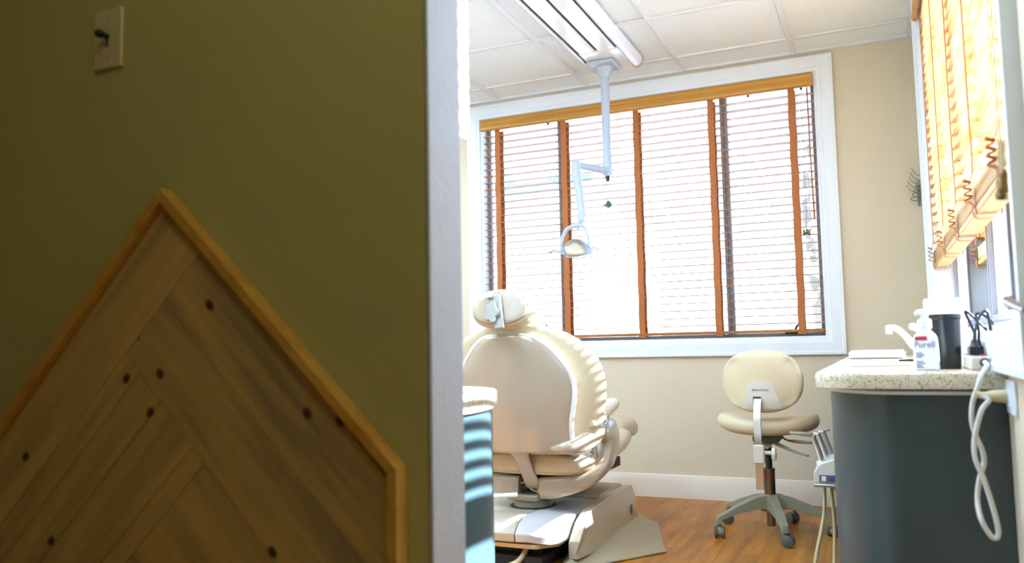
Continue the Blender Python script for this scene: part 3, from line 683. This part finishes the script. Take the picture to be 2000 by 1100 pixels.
K=lambda x,y:(1560+x/2.036,560+y/2.036)
for x,y in ((712,400),(692,460),(688,530),(703,590),(728,645),(737,700),(718,770),(711,850),(727,930),(765,992),(787,1000),(794,975),(785,925),(764,850),(732,755),(704,690),(697,625),(708,560),(728,490),(755,450)):
    px,py=K(x,y); i=len(pts); pts.append(pz(px,py,1.955+(.0 if i<11 else -.018)))
pe=pts[-1]; yo=1.945
pts+= [Vector((XR-.06,yo,.765))]
bm=NB(); tube(bm,pts,.0052,10,sm=6); obj('cable',bm,M['cord'],pc,smooth=True)
bm=NB(); tube(bm,[(XR-.062,yo,.765),(XR-.045,yo,.764),(XR-.04,yo,.763),(XR-.012,yo,.762),(XR-.0087,yo,.762)],[.007,.0075,.011,.014,.014],14); obj('plug',bm,M['hose'],pc,smooth='auto')

# ------------------------------------------------------------------ delivery head by the cabinet
DY=3.0; dl=thing('instrument_holder','cream dental instrument holder with chrome tips hanging on the dark cabinet side','instrument holder',(-.16,3.05,.42))
def dp(px,py,y=DY): return at(px,py,1,y)
bm=NB(); prof3=[dp(1597,942),dp(1602,906),dp(1620,892),dp(1640,878)]
loft(bm,[[Vector((-.222,y,.412)),Vector((-.222,y,.448)),Vector((-.205,y,.474)),Vector((-.125,y,.505)),Vector((-.1195,y,.50)),Vector((-.1195,y,.425)),Vector((-.16,y,.412))] for y in (2.93,2.95,3.2,3.22)]); obj('body',bm,M['plas'],dl,bevel=.006,seg=3)
bm=NB(); box(bm,(-.2235,2.924,.400),(-.121,3.225,.4118)); obj('base_trim',bm,M['grey'],dl,bevel=.004)
bm=NB(); box(bm,(-.205,2.926,.418),(-.125,2.9298,.440)); pnl=obj('control_panel',bm,M['logo'],dl)
bm=NB(); box(bm,(-.198,2.9245,.421),(-.184,2.9258,.437)); obj('button',bm,M['paper'],pnl)
bm=NB(); lathe(bm,(-.165,2.9258,.429),[(.008,0),(.007,-.0015)],16,'Y'); lathe(bm,(-.145,2.9258,.429),[(.008,0),(.007,-.0015)],16,'Y'); obj('button',bm,M['blue'],pnl)
for k,(y,mm) in enumerate(((2.98,'chrome'),(3.05,'chrome'),(3.12,'grey'))):
    b0=Vector((-.195+.012*k,y,.474)); t0=b0+Vector((-.025,-.0,.085))
    bm=NB(); tube(bm,[b0,b0.lerp(t0,.55),t0,t0+Vector((.004,-.005,.012)),t0+Vector((.018,-.02,.012))],[.0105,.0085,.007,.005,.004],12); obj('handpiece',bm,M[mm],dl,smooth='auto')
    bm=NB(); lathe(bm,tuple(b0-Vector((.004,0,.012))),[(.016,0),(.017,.012),(.013,.018)],16); obj('cradle',bm,M['plas'],dl,smooth='auto')
bm=NB(); tube(bm,[(-.222,3.10,.552),(-.27,3.10,.556),(-.31,3.11,.558)],[.008,.007,.005],10); obj('suction_tip',bm,M['stoolbase'],dl,smooth=True)
for k,pp in enumerate(([(-.195,2.99,.405),(-.20,2.99,.30),(-.232,2.96,.15),(-.236,2.93,.05),(-.20,2.92,.007),(-.14,3.0,.006)],[(-.178,3.05,.405),(-.172,3.05,.25),(-.178,3.03,.12),(-.18,3.0,.03),(-.16,2.96,.006),(-.135,3.05,.006)],[(-.19,3.1,.405),(-.16,3.08,.36),(-.135,3.06,.33),(-.13,3.05,.25),(-.128,3.04,.12),(-.135,3.12,.007)])):
    bm=NB(); tube(bm,pp,.0062,9,sm=6); obj('hose',bm,M['hose'],dl,smooth=True)

# ------------------------------------------------------------------ left cabinet, wall cabinet
lc=thing('side_cabinet','teal laminate cabinet with rounded end behind the hall wall, sun stripes across it','cabinet',(-1.1,1.6,0))
def bull(x0,cx,cy,rx,ry,n=24):
    return [(x0,cy+ry),(x0,cy-ry)]+[(cx+rx*math.sin(a),cy-ry*math.cos(a)) for a in [PI*i/n for i in range(n+1)]]
bm=NB(); loft(bm,[lift(bull(-2.0,-1.05,1.60,.225,.36),z) for z in (0,.738)]); obj('body',bm,M['teal2'],lc,smooth='auto',angle=30)
bm=NB(); loft(bm,[lift(bull(-2.0,-1.05,1.60,.238+o,.378+o),z) for o,z in ((-.002,.740),(0,.743),(0,.774),(-.005,.780))]); lco=obj('countertop',bm,M['counter'],None,smooth='auto',angle=30); tag(lco,'speckled countertop with rounded end on the teal cabinet behind the hall wall','countertop')
uc=thing('wall_cabinet','white wall cabinet hung high behind the end of the hall wall','cabinet',(-1.2,1.3,1.4))
bm=NB(); box(bm,(-2.0,HW+.1055,1.30),(-.735,1.44,2.18)); obj('body',bm,M['white'],uc,bevel=.002)
bm=NB(); box(bm,(-1.36,1.4402,1.305),(-.738,1.458,2.175)); obj('door',bm,M['white'],uc,bevel=.002)
bm=NB(); box(bm,(-1.995,1.4402,1.305),(-1.364,1.458,2.175)); obj('door',bm,M['white'],uc,bevel=.002)

# ------------------------------------------------------------------ stool
SX_,SYY=-.50,4.02
st=thing('operator_stool','cream upholstered rolling dental stool on a five-arm base in front of the back window','stool',(SX_,SYY,0))
bm=NB(); lathe(bm,(SX_,SYY,0),[(.03,.10),(.045,.105),(.047,.13),(.042,.175),(.03,.18)],24)
obj('hub',bm,M['stoolbase'],st,smooth='auto')
bm=NB(); lathe(bm,(SX_,SYY,0),[(.020,.035),(.020,.10)],20); obj('column_foot',bm,M['steel'],st,smooth='auto')
bm=NB(); lathe(bm,(SX_,SYY,0),[(.0255,.178),(.0255,.286),(.027,.288),(.027,.298),(.022,.30)],24); col_=obj('gas_column',bm,M['steel'],st,smooth='auto')
bm=NB(); lathe(bm,(SX_,SYY,0),[(.0155,.298),(.0155,.43)],20); obj('piston',bm,M['dark'],st,smooth='auto')
for k in range(5):
    a_=R(-71+72*k); d=Vector((math.cos(a_),math.sin(a_),0)); s_=Vector((-d.y,d.x,0)); c0=Vector((SX_,SYY,0))
    bm=NB(); rg=[]
    for r_,zt_,zb_,hw_ in ((.025,.178,.115,.030),(.08,.170,.118,.026),(.17,.138,.105,.022),(.255,.100,.080,.019),(.272,.092,.060,.017),(.276,.078,.060,.014)):
        c=c0+d*r_; rg.append([c+s_*hw_+Vector((0,0,zb_)),c-s_*hw_+Vector((0,0,zb_)),c-s_*hw_*.8+Vector((0,0,zt_)),c+s_*hw_*.8+Vector((0,0,zt_))])
    loft(bm,rg); lg=obj('base_arm',bm,M['stoolbase'],st,bevel=.004)
    cp=c0+d*.262
    bm=NB(); lathe(bm,(cp.x,cp.y,0),[(.0095,.045),(.0095,.062)],12)
    w_d=Vector((math.cos(a_+1.1),math.sin(a_+1.1),0)); w_s=Vector((-w_d.y,w_d.x,0)); wc=cp+w_d*.012+Vector((0,0,.027))
    tube(bm,[wc-w_s*.009,wc-w_s*.0085,wc+w_s*.0085,wc+w_s*.009],[.014,.020,.020,.014],18)
    cs=obj('caster',bm,M['stoolbase'],st,smooth='auto')
    for q in (-1,1):
        bm=NB(); tube(bm,[wc+w_s*(q*.0095),wc+w_s*(q*.012),wc+w_s*(q*.021),wc+w_s*(q*.024)],[.025,.027,.0268,.02],22); obj('wheel',bm,M['caster'],cs,smooth='auto')
# seat: saddle disc, raised at the rims
def seat_ring(k,z,r):
    o=[]
    for i in range(48):
        a=2*PI*i/48; ca,sa=math.cos(a),math.sin(a); x=r*.232*ca; y=r*.20*sa
        if sa>.2: y*=1.0
        o.append(Vector((SX_+x,SYY+.03+y,z+.55*x*x*k+(.25*y*y if y<0 else 0)*k)))
    return o
bm=NB(); loft(bm,[seat_ring(1,z,r) for z,r in ((.452,.70),(.453,.86),(.462,.95),(.482,1.0),(.503,.99),(.520,.94),(.532,.84),(.537,.68),(.535,.45),(.530,.2))]); so=obj('seat',bm,M['stoolu'],st,smooth=True)
bm=NB(); box(bm,(SX_-.06,SYY-.075,.425),(SX_+.06,SYY+.11,.4515)); obj('seat_plate',bm,M['stoolbase'],st,bevel=.006)
# backrest: oval shell with grooved cheeks
bcx,bcy,bcz=SX_+.005,3.835,.708
def bring(y,s,dz=0): 
    return [Vector((bcx+s*.176*math.copysign(abs(math.cos(a))**(2/2.35),math.cos(a)),y+.9*(.176*math.cos(a)*s)**2+(.016*math.exp(-((abs(s*.176*math.cos(a))-.120)/.028)**2) if y<3.818 and s>.5 else 0),bcz+dz+s*.140*math.copysign(abs(math.sin(a))**(2/2.3),math.sin(a)))) for a in [2*PI*i/48 for i in range(48)]]
bm=NB(); loft(bm,[bring(3.806,.30),bring(3.807,.55),bring(3.809,.80),bring(3.814,.92),bring(3.822,.985),bring(3.830,1.0),bring(3.834,.985)]); sh_=obj('back_shell',bm,M['stoolu'],st,smooth=True)
bm=NB(); loft(bm,[bring(3.8345,.93),bring(3.838,1.0),bring(3.855,1.01),bring(3.872,.95),bring(3.880,.75),bring(3.882,.4)]); obj('back_cushion',bm,M['stoolu'],st,smooth=True)
# trapezoid cover plate on the shell
bm=NB(); pl=[(-.088,-.128),(-.060,-.03),(-.05,-.008),(-.03,.004),(.028,.004),(.048,-.008),(.058,-.03),(.088,-.128)]
pl=[(-.086,-.100),(-.062,-.03),(-.048,-.006),(-.028,.004),(.026,.004),(.046,-.006),(.060,-.03),(.084,-.100),(.06,-.116),(-.06,-.116)]
def yy_(x,z): 
    s=min(1,math.hypot(x/.176,z/.14)); return 3.806+.9*x*x+(0 if s<.6 else (s-.6)**2*.08)
nr,ncq=10,14; gridv={}
for o_i,o in enumerate((.003,-.0028)):
    for i in range(nr+1):
        z=.004-.124*i/nr; hw_=(.030+.02*min(1,i/1.2)) if z>-.008 else .050+.038*min(1,(-.008-z)/.10)
        for j in range(ncq+1): 
            x=-hw_+2*hw_*j/ncq; gridv[o_i,i,j]=bm.verts.new((bcx+x,yy_(x,z)+o,bcz+z))
for o_i in (0,1):
    for i in range(nr):
        for j in range(ncq): bm.faces.new([gridv[o_i,i,j],gridv[o_i,i+1,j],gridv[o_i,i+1,j+1],gridv[o_i,i,j+1]])
for i in range(nr):
    for j in (0,ncq): bm.faces.new([gridv[0,i,j],gridv[0,i+1,j],gridv[1,i+1,j],gridv[1,i,j]])
for j in range(ncq):
    for i in (0,nr): bm.faces.new([gridv[0,i,j],gridv[0,i,j+1],gridv[1,i,j+1],gridv[1,i,j]])
cv=obj('cover_plate',bm,M['plas'],sh_,smooth='auto')
bm=NB(); box(bm,(bcx-.033,3.7985,bcz-.105),(bcx-.0,3.806,bcz-.066)); obj('slot',bm,M['dark'],sh_)
text('lettering','Pelton & Crane',.0135,Matrix.Translation((bcx-.002,3.8016,bcz-.036))@F2,M['logo'],sh_,ext=.0003,shear=.35,sx=.85)
# chrome bar, clamp, knob
bx_=bcx-.016
bm=NB()
loft(bm,[[(bx_-.0165+o,y,z),(bx_+.0165+o,y,z),(bx_+.0165+o,y+.008,z),(bx_-.0165+o,y+.008,z)] for o,y,z in ((.004,3.806,.640),(.004,3.785,.632),(.002,3.779,.60),(0,3.776,.56),(-.001,3.770,.53),(0,3.776,.44),(0,3.776,.237))]); obj('back_bar',bm,M['chrome'],st,bevel=.003)
bm=NB(); box(bm,(bx_-.0215,3.762,.352),(bx_+.024,3.80,.432)); cl_=obj('clamp',bm,M['plas'],st,bevel=.004)
bm=NB(); tube(bm,[(bx_+.025,3.785,.398),(bx_+.055,3.785,.398)],[.009,.009],14); kn=obj('knob_stem',bm,M['plas'],cl_,smooth='auto')
bm=NB(); loft(bm,[sring((bx_+x,3.785,.393),Y3,Z3,r_*.55,r_,6,2) for x,r_ in ((.053,.020),(.056,.032),(.068,.034),(.074,.026))]); obj('knob',bm,M['plas'],cl_,bevel=.003)
bm=NB(); box(bm,(bx_-.026,3.80,.412),(bx_+.04,3.95,.424)); box(bm,(bx_-.026,3.80,.424),(bx_-.018,3.96,.44)); obj('bracket',bm,M['grey'],st,bevel=.002)
bm=NB(); tube(bm,[(SX_+.02,3.98,.425),(SX_+.06,3.94,.415),(SX_+.13,3.88,.395),(SX_+.19,3.85,.382)],[.010,.013,.009,.007],10,sm=4,flat=.6); obj('lever',bm,M['stoolbase'],st,smooth=True)
bm=NB(); tube(bm,[(SX_+.06,4.0,.45),(SX_+.09,3.97,.435),(SX_+.13,3.95,.432),(SX_+.20,3.92,.432)],[.004,.004,.008,.007],10,sm=4); obj('lever',bm,M['stoolbase'],st,smooth=True)

# ------------------------------------------------------------------ dental chair
CX=-1.38
dc=thing('dental_chair','cream dental patient chair seen from behind, standing before the back window','dental chair',(CX,3.5,0))
def brow(z,w_,y,th,bendk): 
    return [Vector((CX+x,y+yy+bendk*x*x,z)) for x,yy in [(w_*math.copysign(abs(math.cos(a))**(2/2.6),math.cos(a)),th*math.copysign(abs(math.sin(a))**(2/2.3),math.sin(a))) for a in [2*PI*i/48 for i in range(48)]]]
# z, half width, y of centre
prof_c=[(.44,.20,3.185),(.455,.25,3.19),(.48,.282,3.185),(.53,.312,3.175),(.60,.335,3.16),(.67,.350,3.145),(.73,.356,3.13),(.78,.350,3.12),(.83,.335,3.11),(.87,.31,3.10),(.91,.27,3.09),(.94,.22,3.083),(.96,.17,3.08),(.975,.11,3.076),(.98,.06,3.075)]
bm=NB(); loft(bm,[brow(z,w_,y+.01,.030+.018*min(1,w_/.3) if 4>0 else 0,.62) for z,w_,y in prof_c]); obj('back_cushion',bm,M['cream'],dc,smooth=True)
prof_s=[(.455,.17,3.15),(.46,.210,3.15),(.48,.232,3.145),(.53,.230,3.135),(.58,.233,3.125),(.63,.244,3.115),(.68,.254,3.105),(.73,.254,3.10),(.78,.242,3.09),(.82,.220,3.085),(.86,.188,3.08),(.89,.158,3.075),(.915,.122,3.07),(.925,.09,3.07),(.928,.05,3.07)]
def srow(z,w_,y):
    o=brow(z,w_,y,.034,.70); q=[]
    for p in o:
        x=p.x-CX; g=-.010*math.exp(-(x/.022)**2)*(1 if p.y<y+.7*x*x else 0); q.append(p+Vector((0,g,0)))
    return q
bm=NB(); loft(bm,[srow(z,w_,y-.028) for z,w_,y in prof_s]); shl=obj('back_shell',bm,M['shell'],dc,smooth=True)
# pale rim around the shell edge
def rimpt(z,w_,y): return Vector((CX+w_*1.0,y-.028+.70*w_*w_-.006,z))
rp=[rimpt(*q) for q in prof_s]
bm=NB(); tube(bm,[rp[i] for i in range(2,len(rp))],.011,10,sm=3); obj('rim',bm,M['lamp'],shl,smooth=True)
bm=NB(); tube(bm,[Vector((2*CX-p.x,p.y,p.z)) for p in rp[2:]],.011,10,sm=3); obj('rim',bm,M['lamp'],shl,smooth=True)
# stem below the shell
bm=NB(); loft(bm,[sring((CX+o,y,z),X3,Y3,wd,.014,24,3.2) for o,y,z,wd in ((0,3.105,.54,.018),(0,3.108,.49,.030),(0,3.115,.46,.055),(.002,3.13,.445,.040),(.004,3.15,.425,.033),(.008,3.19,.37,.032),(.012,3.23,.315,.034),(.014,3.24,.29,.03))]); obj('stem',bm,M['shell'],dc,smooth=True)
# headrest
hcx,hcy,hcz=CX,2.985,1.035
ntil=Vector((0,-.97,.22)).normalized(); vup=Vector((0,.22,.97)).normalized()
def hr(o,s,dz=0):
    rr=[]
    for i in range(40):
        a=2*PI*i/40; ca,sa=math.cos(a),math.sin(a); x=.128*s*math.copysign(abs(ca)**(2/2.3),ca); z=.078*s*math.copysign(abs(sa)**(2/2.2),sa)
        z*= (1.0 if sa>0 else .92); x*=(1-.12*max(0,sa))
        rr.append(Vector((hcx+x,hcy,hcz))+ntil*(o-.9*x*x)+vup*(z+dz))
    return rr
bm=NB(); loft(bm,[hr(.034,.3),hr(.034,.7),hr(.032,.90),hr(.026,.96)]); obj('headrest_back',bm,M['shell'],dc,smooth=True)
bm=NB(); loft(bm,[hr(.0255,.93),hr(.022,1.0),hr(.005,1.06),hr(-.02,1.07),hr(-.045,1.0),hr(-.06,.8),hr(-.066,.45),hr(-.067,.2)]); obj('headrest',bm,M['cream'],dc,smooth=True)
bm=NB(); hb0=Vector((hcx-.012,hcy-.045,hcz))
def hpt(x,z,o): return Vector((hcx+x,hcy,hcz))+ntil*(.034+o)+vup*z
loft(bm,[[hpt(x,z,o) for x,z in ((-.045,.045),(.012,.052),(.040,-.09),(-.002,-.095))] for o in (.002,.018)]); hbk=obj('headrest_bracket',bm,M['grey'],dc,bevel=.005,seg=3)
bm=NB(); lobes=[(-.012+(.036+.006*math.cos(5*a))*math.cos(a)*.75,-.028+(.040+.006*math.cos(5*a))*math.sin(a)) for a in [2*PI*i/40 for i in range(40)]]
loft(bm,[[hpt(x,z,o) for x,z in lobes] for o in (.0185,.036)]); obj('knob',bm,M['grey'],hbk,bevel=.004,seg=3)
bm=NB(); loft(bm,[[hpt(x,z,o) for x,z in ((-.046,.030),(-.020,.034),(-.016,.060),(-.040,.060))] for o in (.018,.034)]); obj('release_button',bm,M['plas'],hbk,bevel=.003)
bm=NB(); lathe(bm,tuple(hpt(0,.062,.002)),[(.003,.0),(.003,-.003)],10,'Y'); obj('screw',bm,M['grey'],hbk)
# seat + legrest
bm=NB(); loft(bm,[sring((CX,y,z),X3,Z3,w_,h_,44,3.0) for y,z,w_,h_ in ((3.195,.395,.20,.03),(3.20,.394,.235,.040),(3.23,.393,.262,.048),(3.35,.395,.275,.052),(3.6,.402,.275,.055),(3.8,.415,.262,.056),(3.95,.43,.24,.055),(4.0,.433,.23,.05),(4.01,.433,.2,.04))]); obj('seat',bm,M['cream'],dc,smooth=True)
bm=NB(); loft(bm,[sring((CX,y,z),X3,Z3,w_,h_,44,3.0) for y,z,w_,h_ in ((4.012,.455,.16,.04),(4.02,.455,.18,.055),(4.1,.457,.19,.06),(4.26,.45,.19,.06),(4.30,.44,.18,.055),(4.31,.44,.15,.04))]); obj('legrest',bm,M['cream'],dc,smooth=True)
for sx_ in (-.045,.17,):
    bm=NB(); tube(bm,[(CX+sx_,3.1995,.372),(CX+sx_+.02,3.199,.40),(CX+sx_+.05,3.215,.432),(CX+sx_+.07,3.30,.448)],.0014,6,sm=3); obj('seam',bm,M['plate'],dc)
bm=NB(); tube(bm,[(CX-.19,3.2,.362),(CX,3.193,.362),(CX+.2,3.2,.362),(CX+.24,3.22,.366)],.0014,6); obj('seam',bm,M['plate'],dc)
# arms
def arm(sg):
    q=lambda x,y,z:(CX+sg*x,y,z)
    bm=NB()
    secs=[(.05,3.25,.290,.030,.046),(.10,3.25,.294,.034,.047),(.17,3.27,.308,.038,.043),(.235,3.31,.332,.042,.038),(.280,3.37,.378,.050,.034),(.296,3.41,.43,.062,.031),(.298,3.43,.48,.078,.030),(.292,3.42,.525,.085,.029),(.280,3.41,.552,.07,.022)]
    P=[Vector(q(a,b,c)) for a,b,c,_,_ in secs]; sp=smoothpath(P,5); rg=[]
    for i,p in enumerate(sp):
        f=i/5; a=int(min(f,len(secs)-2)); t=f-a; wa=secs[a][3]*(1-t)+secs[a+1][3]*t; wb=secs[a][4]*(1-t)+secs[a+1][4]*t
        T=(sp[min(i+1,len(sp)-1)]-sp[max(i-1,0)]).normalized(); Bx=Vector((0,1,0)); Bx=(Bx-T*Bx.dot(T)).normalized(); Nn=T.cross(Bx)
        rg.append(sring(p,Bx,Nn,wa,wb,20,3.4))
    loft(bm,rg); ar=obj('arm_support',bm,M['shell'],dc,smooth='auto',angle=50)
    bm=NB(); loft(bm,[sring(q(.272,y,z),X3,Z3,w_,h_,24,2.6) for y,z,w_,h_ in ((3.20,.566,.02,.012),(3.205,.566,.036,.02),(3.24,.572,.047,.027),(3.42,.604,.046,.027),(3.52,.622,.043,.025),(3.56,.628,.034,.019),(3.57,.629,.018,.009))]); obj('arm_pad',bm,M['cream'],dc,smooth=True)
    bm=NB(); tube(bm,[q(.272,3.36,.52),q(.28,3.37,.56),q(.285,3.38,.575)],[.02,.018,.016],14); obj('pad_post',bm,M['grey'],ar,smooth='auto')
    # swept shell wing joining the back to the arm
    bm=NB(); tube(bm,[q(.15,3.105,.470),q(.20,3.118,.474),q(.235,3.14,.479),q(.262,3.19,.490),q(.275,3.27,.512),q(.280,3.36,.535)],[.006,.018,.024,.029,.034,.03],16,sm=5,flat=1.3); obj('side_wing',bm,M['shell'],dc,smooth=True)
    bm=NB(); lathe(bm,q(.262,3.315,.435),[(.012,-.01),(.03,-.008),(.033,0),(.03,.008),(.012,.01)],20,'X'); obj('hinge_cover',bm,M['chrome'],ar,smooth='auto')
arm(1); arm(-1)
# under frame
bm=NB(); box(bm,(CX-.18,3.22,.262),(CX-.055,3.42,.335)); box(bm,(CX+.03,3.235,.262),(CX+.05,3.42,.33)); obj('seat_frame',bm,M['basec'],dc,bevel=.006)
bm=NB(); box(bm,(CX-.2,3.27,.30),(CX+.2,3.9,.345)); obj('seat_pan',bm,M['dark'],dc,bevel=.004)
bm=NB(); loft(bm,[lift([(CX-.15,3.21),(CX+.045,3.20),(CX+.06,3.40),(CX-.15,3.42)],.262),lift([(CX-.09,3.24),(CX+.03,3.23),(CX+.04,3.38),(CX-.1,3.4)],.232)]); obj('swivel_housing',bm,M['basec'],dc,bevel=.006)
bm=NB(); lathe(bm,(CX-.03,3.34,0),[(.085,.20),(.085,.222),(.075,.232)],32); obj('swivel_disc',bm,M['basec'],dc,smooth='auto')
bm=NB(); lathe(bm,(CX-.03,3.34,0),[(.100,.1965),(.100,.1995),(.07,.2)],32); obj('swivel_gap',bm,M['dark'],dc,smooth='auto')
bm=NB(); tube(bm,[(CX-.22,3.02,.235),(CX-.17,3.08,.262),(CX-.12,3.12,.268),(CX-.03,3.17,.270)],[.012,.014,.016,.016],12,sm=4,flat=.6); obj('lever',bm,M['lamp'],dc,smooth='auto')
bm=NB(); tube(bm,[(CX-.06,3.26,.30),(CX-.02,3.235,.31),(CX+.01,3.23,.285),(CX+.03,3.25,.27)],.004,8,sm=4); obj('hose',bm,M['hose'],dc,smooth=True)
# base: front cover (faceted), hood wrapping behind and on the right, floor plate
bm=NB(); sec4=[(3.02,.112),(3.015,.145),(3.05,.178),(3.10,.197),(3.58,.197),(3.58,.10)]
loft(bm,[[(x,y,z) for y,z in sec4] for x in (CX-.42,CX+.02)]); cvv=obj('base_cover',bm,M['basec'],dc,bevel=.004)
bm=NB(); sec5=[(3.03,.108),(3.03,.140),(3.07,.172),(3.14,.196),(3.58,.196),(3.58,.10)]
loft(bm,[[(CX+.0235,y,z) for y,z in sec4],[(CX+.07,y,z+.002) for y,z in sec4],[(CX+.155,y+.03,z-.008) for y,z in sec5],[(CX+.185,y+.07 if y<3.3 else y,z*.93) for y,z in sec5]]); obj('base_cover',bm,M['basew'],dc,bevel=.004)
bm=NB(); sk=[(3.04,.085),(3.035,.104),(3.5,.104),(3.5,.085)]; loft(bm,[[(x,y+o,z) for y,z in sk] for x,o in ((CX-.42,0),(CX+.1,0),(CX+.17,.08))]); obj('base_skirt',bm,M['cream'],dc,bevel=.003)
bm=NB(); box(bm,(CX-.36,3.06,.004),(CX+.12,3.40,.05)); box(bm,(CX-.36,3.12,.05),(CX+.10,3.40,.0845)); obj('lift_mechanism',bm,M['dark'],dc)
bm=NB() # hood as lofted cross-sections along Y on right side
def hood(y,zt,xo): return [(CX+.195,y,.03),(CX+.195,y,zt-.01),(CX+.205,y,zt),(CX+.245,y,zt),(CX+xo-.01,y,zt-.055),(CX+xo,y,.055),(CX+xo,y,.03)]
loft(bm,[hood(3.16,.10,.235),hood(3.24,.165,.25),hood(3.32,.200,.262),hood(3.62,.212,.272),hood(3.92,.205,.272),hood(3.97,.16,.26)]); obj('hood_side',bm,M['basec'],dc,bevel=.004)
bm=NB(); loft(bm,[[(x,3.585,.03),(x,3.585,z-.008),(x,3.60,z),(x,3.92,z),(x,3.97,.15),(x,3.97,.03)] for x,z in ((CX-.42,.212),(CX+.193,.212))]); obj('hood_top',bm,M['basec'],dc,bevel=.005)
# shield badge on the side of the hood
bm=NB(); bs_=[(3.80,.128),(3.80,.105),(3.813,.088),(3.826,.105),(3.826,.128),(3.813,.134)]; 
loft(bm,[[(CX+x,y+.0,z) for y,z in bs_] for x in (.271,.2745)]); obj('badge',bm,M['logo'],dc)
bm=NB(); up1=[(CX-.42,3.42),(CX+.14,3.42),(CX+.215,3.22),(CX+.272,3.62),(CX+.272,3.97),(CX-.42,3.97)]
lo1=[(CX-.42,3.38),(CX+.12,3.38),(CX+.19,3.05),(CX+.51,3.50),(CX+.34,4.04),(CX-.42,4.04)]
loft(bm,[lift(lo1,.001),lift(lo1,.010),lift([(a[0]*.35+b[0]*.65,a[1]*.35+b[1]*.65) for a,b in zip(lo1,up1)],.034),lift(up1,.06)]); obj('base_plate',bm,M['plate'],dc,bevel=.004)
bm=NB(); tube(bm,[(CX-.40,3.0,.012),(CX-.25,2.96,.012),(CX-.08,2.98,.012),(CX+.02,3.03,.03),(CX+.04,3.10,.075)],.011,10,sm=5); obj('hose',bm,M['hose'],dc,smooth=True)

# ------------------------------------------------------------------ outside
gr=obj('ground',box(NB(),(-30,YB+WT+.01,-.6),(30,60,-.5)),M['bounce_ground']); gr['kind']='structure'
gr=obj('ground_side',box(NB(),(XR+WT+.01,-20,-.6),(30,YB+WT,-.5)),M['bounce_ground']); gr['kind']='structure'

# neighbouring house with a grey eave, and two trees, seen washed out through the back blind
hp_=at(1000,362,1,14.0); zf=hp_.z
nb=thing('neighbour_house','pale house with a grey eave far outside beyond the left of the back window','house',(-7,15,-.5))
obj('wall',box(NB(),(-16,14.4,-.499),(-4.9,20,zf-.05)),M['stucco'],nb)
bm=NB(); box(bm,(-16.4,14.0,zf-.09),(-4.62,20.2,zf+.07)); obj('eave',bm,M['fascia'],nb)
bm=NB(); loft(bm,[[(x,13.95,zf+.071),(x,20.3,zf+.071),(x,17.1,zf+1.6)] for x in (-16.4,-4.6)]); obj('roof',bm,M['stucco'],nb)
def tree(x,y,h,r,label,seed):
    random.seed(seed); t=thing('tree',label,'tree',(x,y,-.5))
    bm=NB(); tube(bm,[(x,y,-.499),(x+.1,y,.6),(x-.05,y+.1,h*.6),(x,y,h*.85)],[.16,.12,.08,.03],8,sm=3); obj('trunk',bm,M['bark'],t,smooth=True)
    bm=NB()
    for k in range(900):
        a=random.uniform(0,2*PI); v=random.uniform(-1,1); q=r*random.uniform(.45,1)**.6
        c=Vector((x+q*math.cos(a)*math.sqrt(1-v*v),y+q*math.sin(a)*math.sqrt(1-v*v),h*.62+q*v*1.25)); c+=Vector((math.sin(c.z*3+seed)*.2,0,math.sin(c.x*4)*.15))
        d1=Vector((random.gauss(0,1),random.gauss(0,1),random.gauss(0,1))).normalized()*.10; d2=d1.orthogonal().normalized()*.06
        f=[bm.verts.new(c+p) for p in (d1,d2,-d1,-d2)]; bm.faces.new(f)
    obj('foliage',bm,M['leaf'],t)
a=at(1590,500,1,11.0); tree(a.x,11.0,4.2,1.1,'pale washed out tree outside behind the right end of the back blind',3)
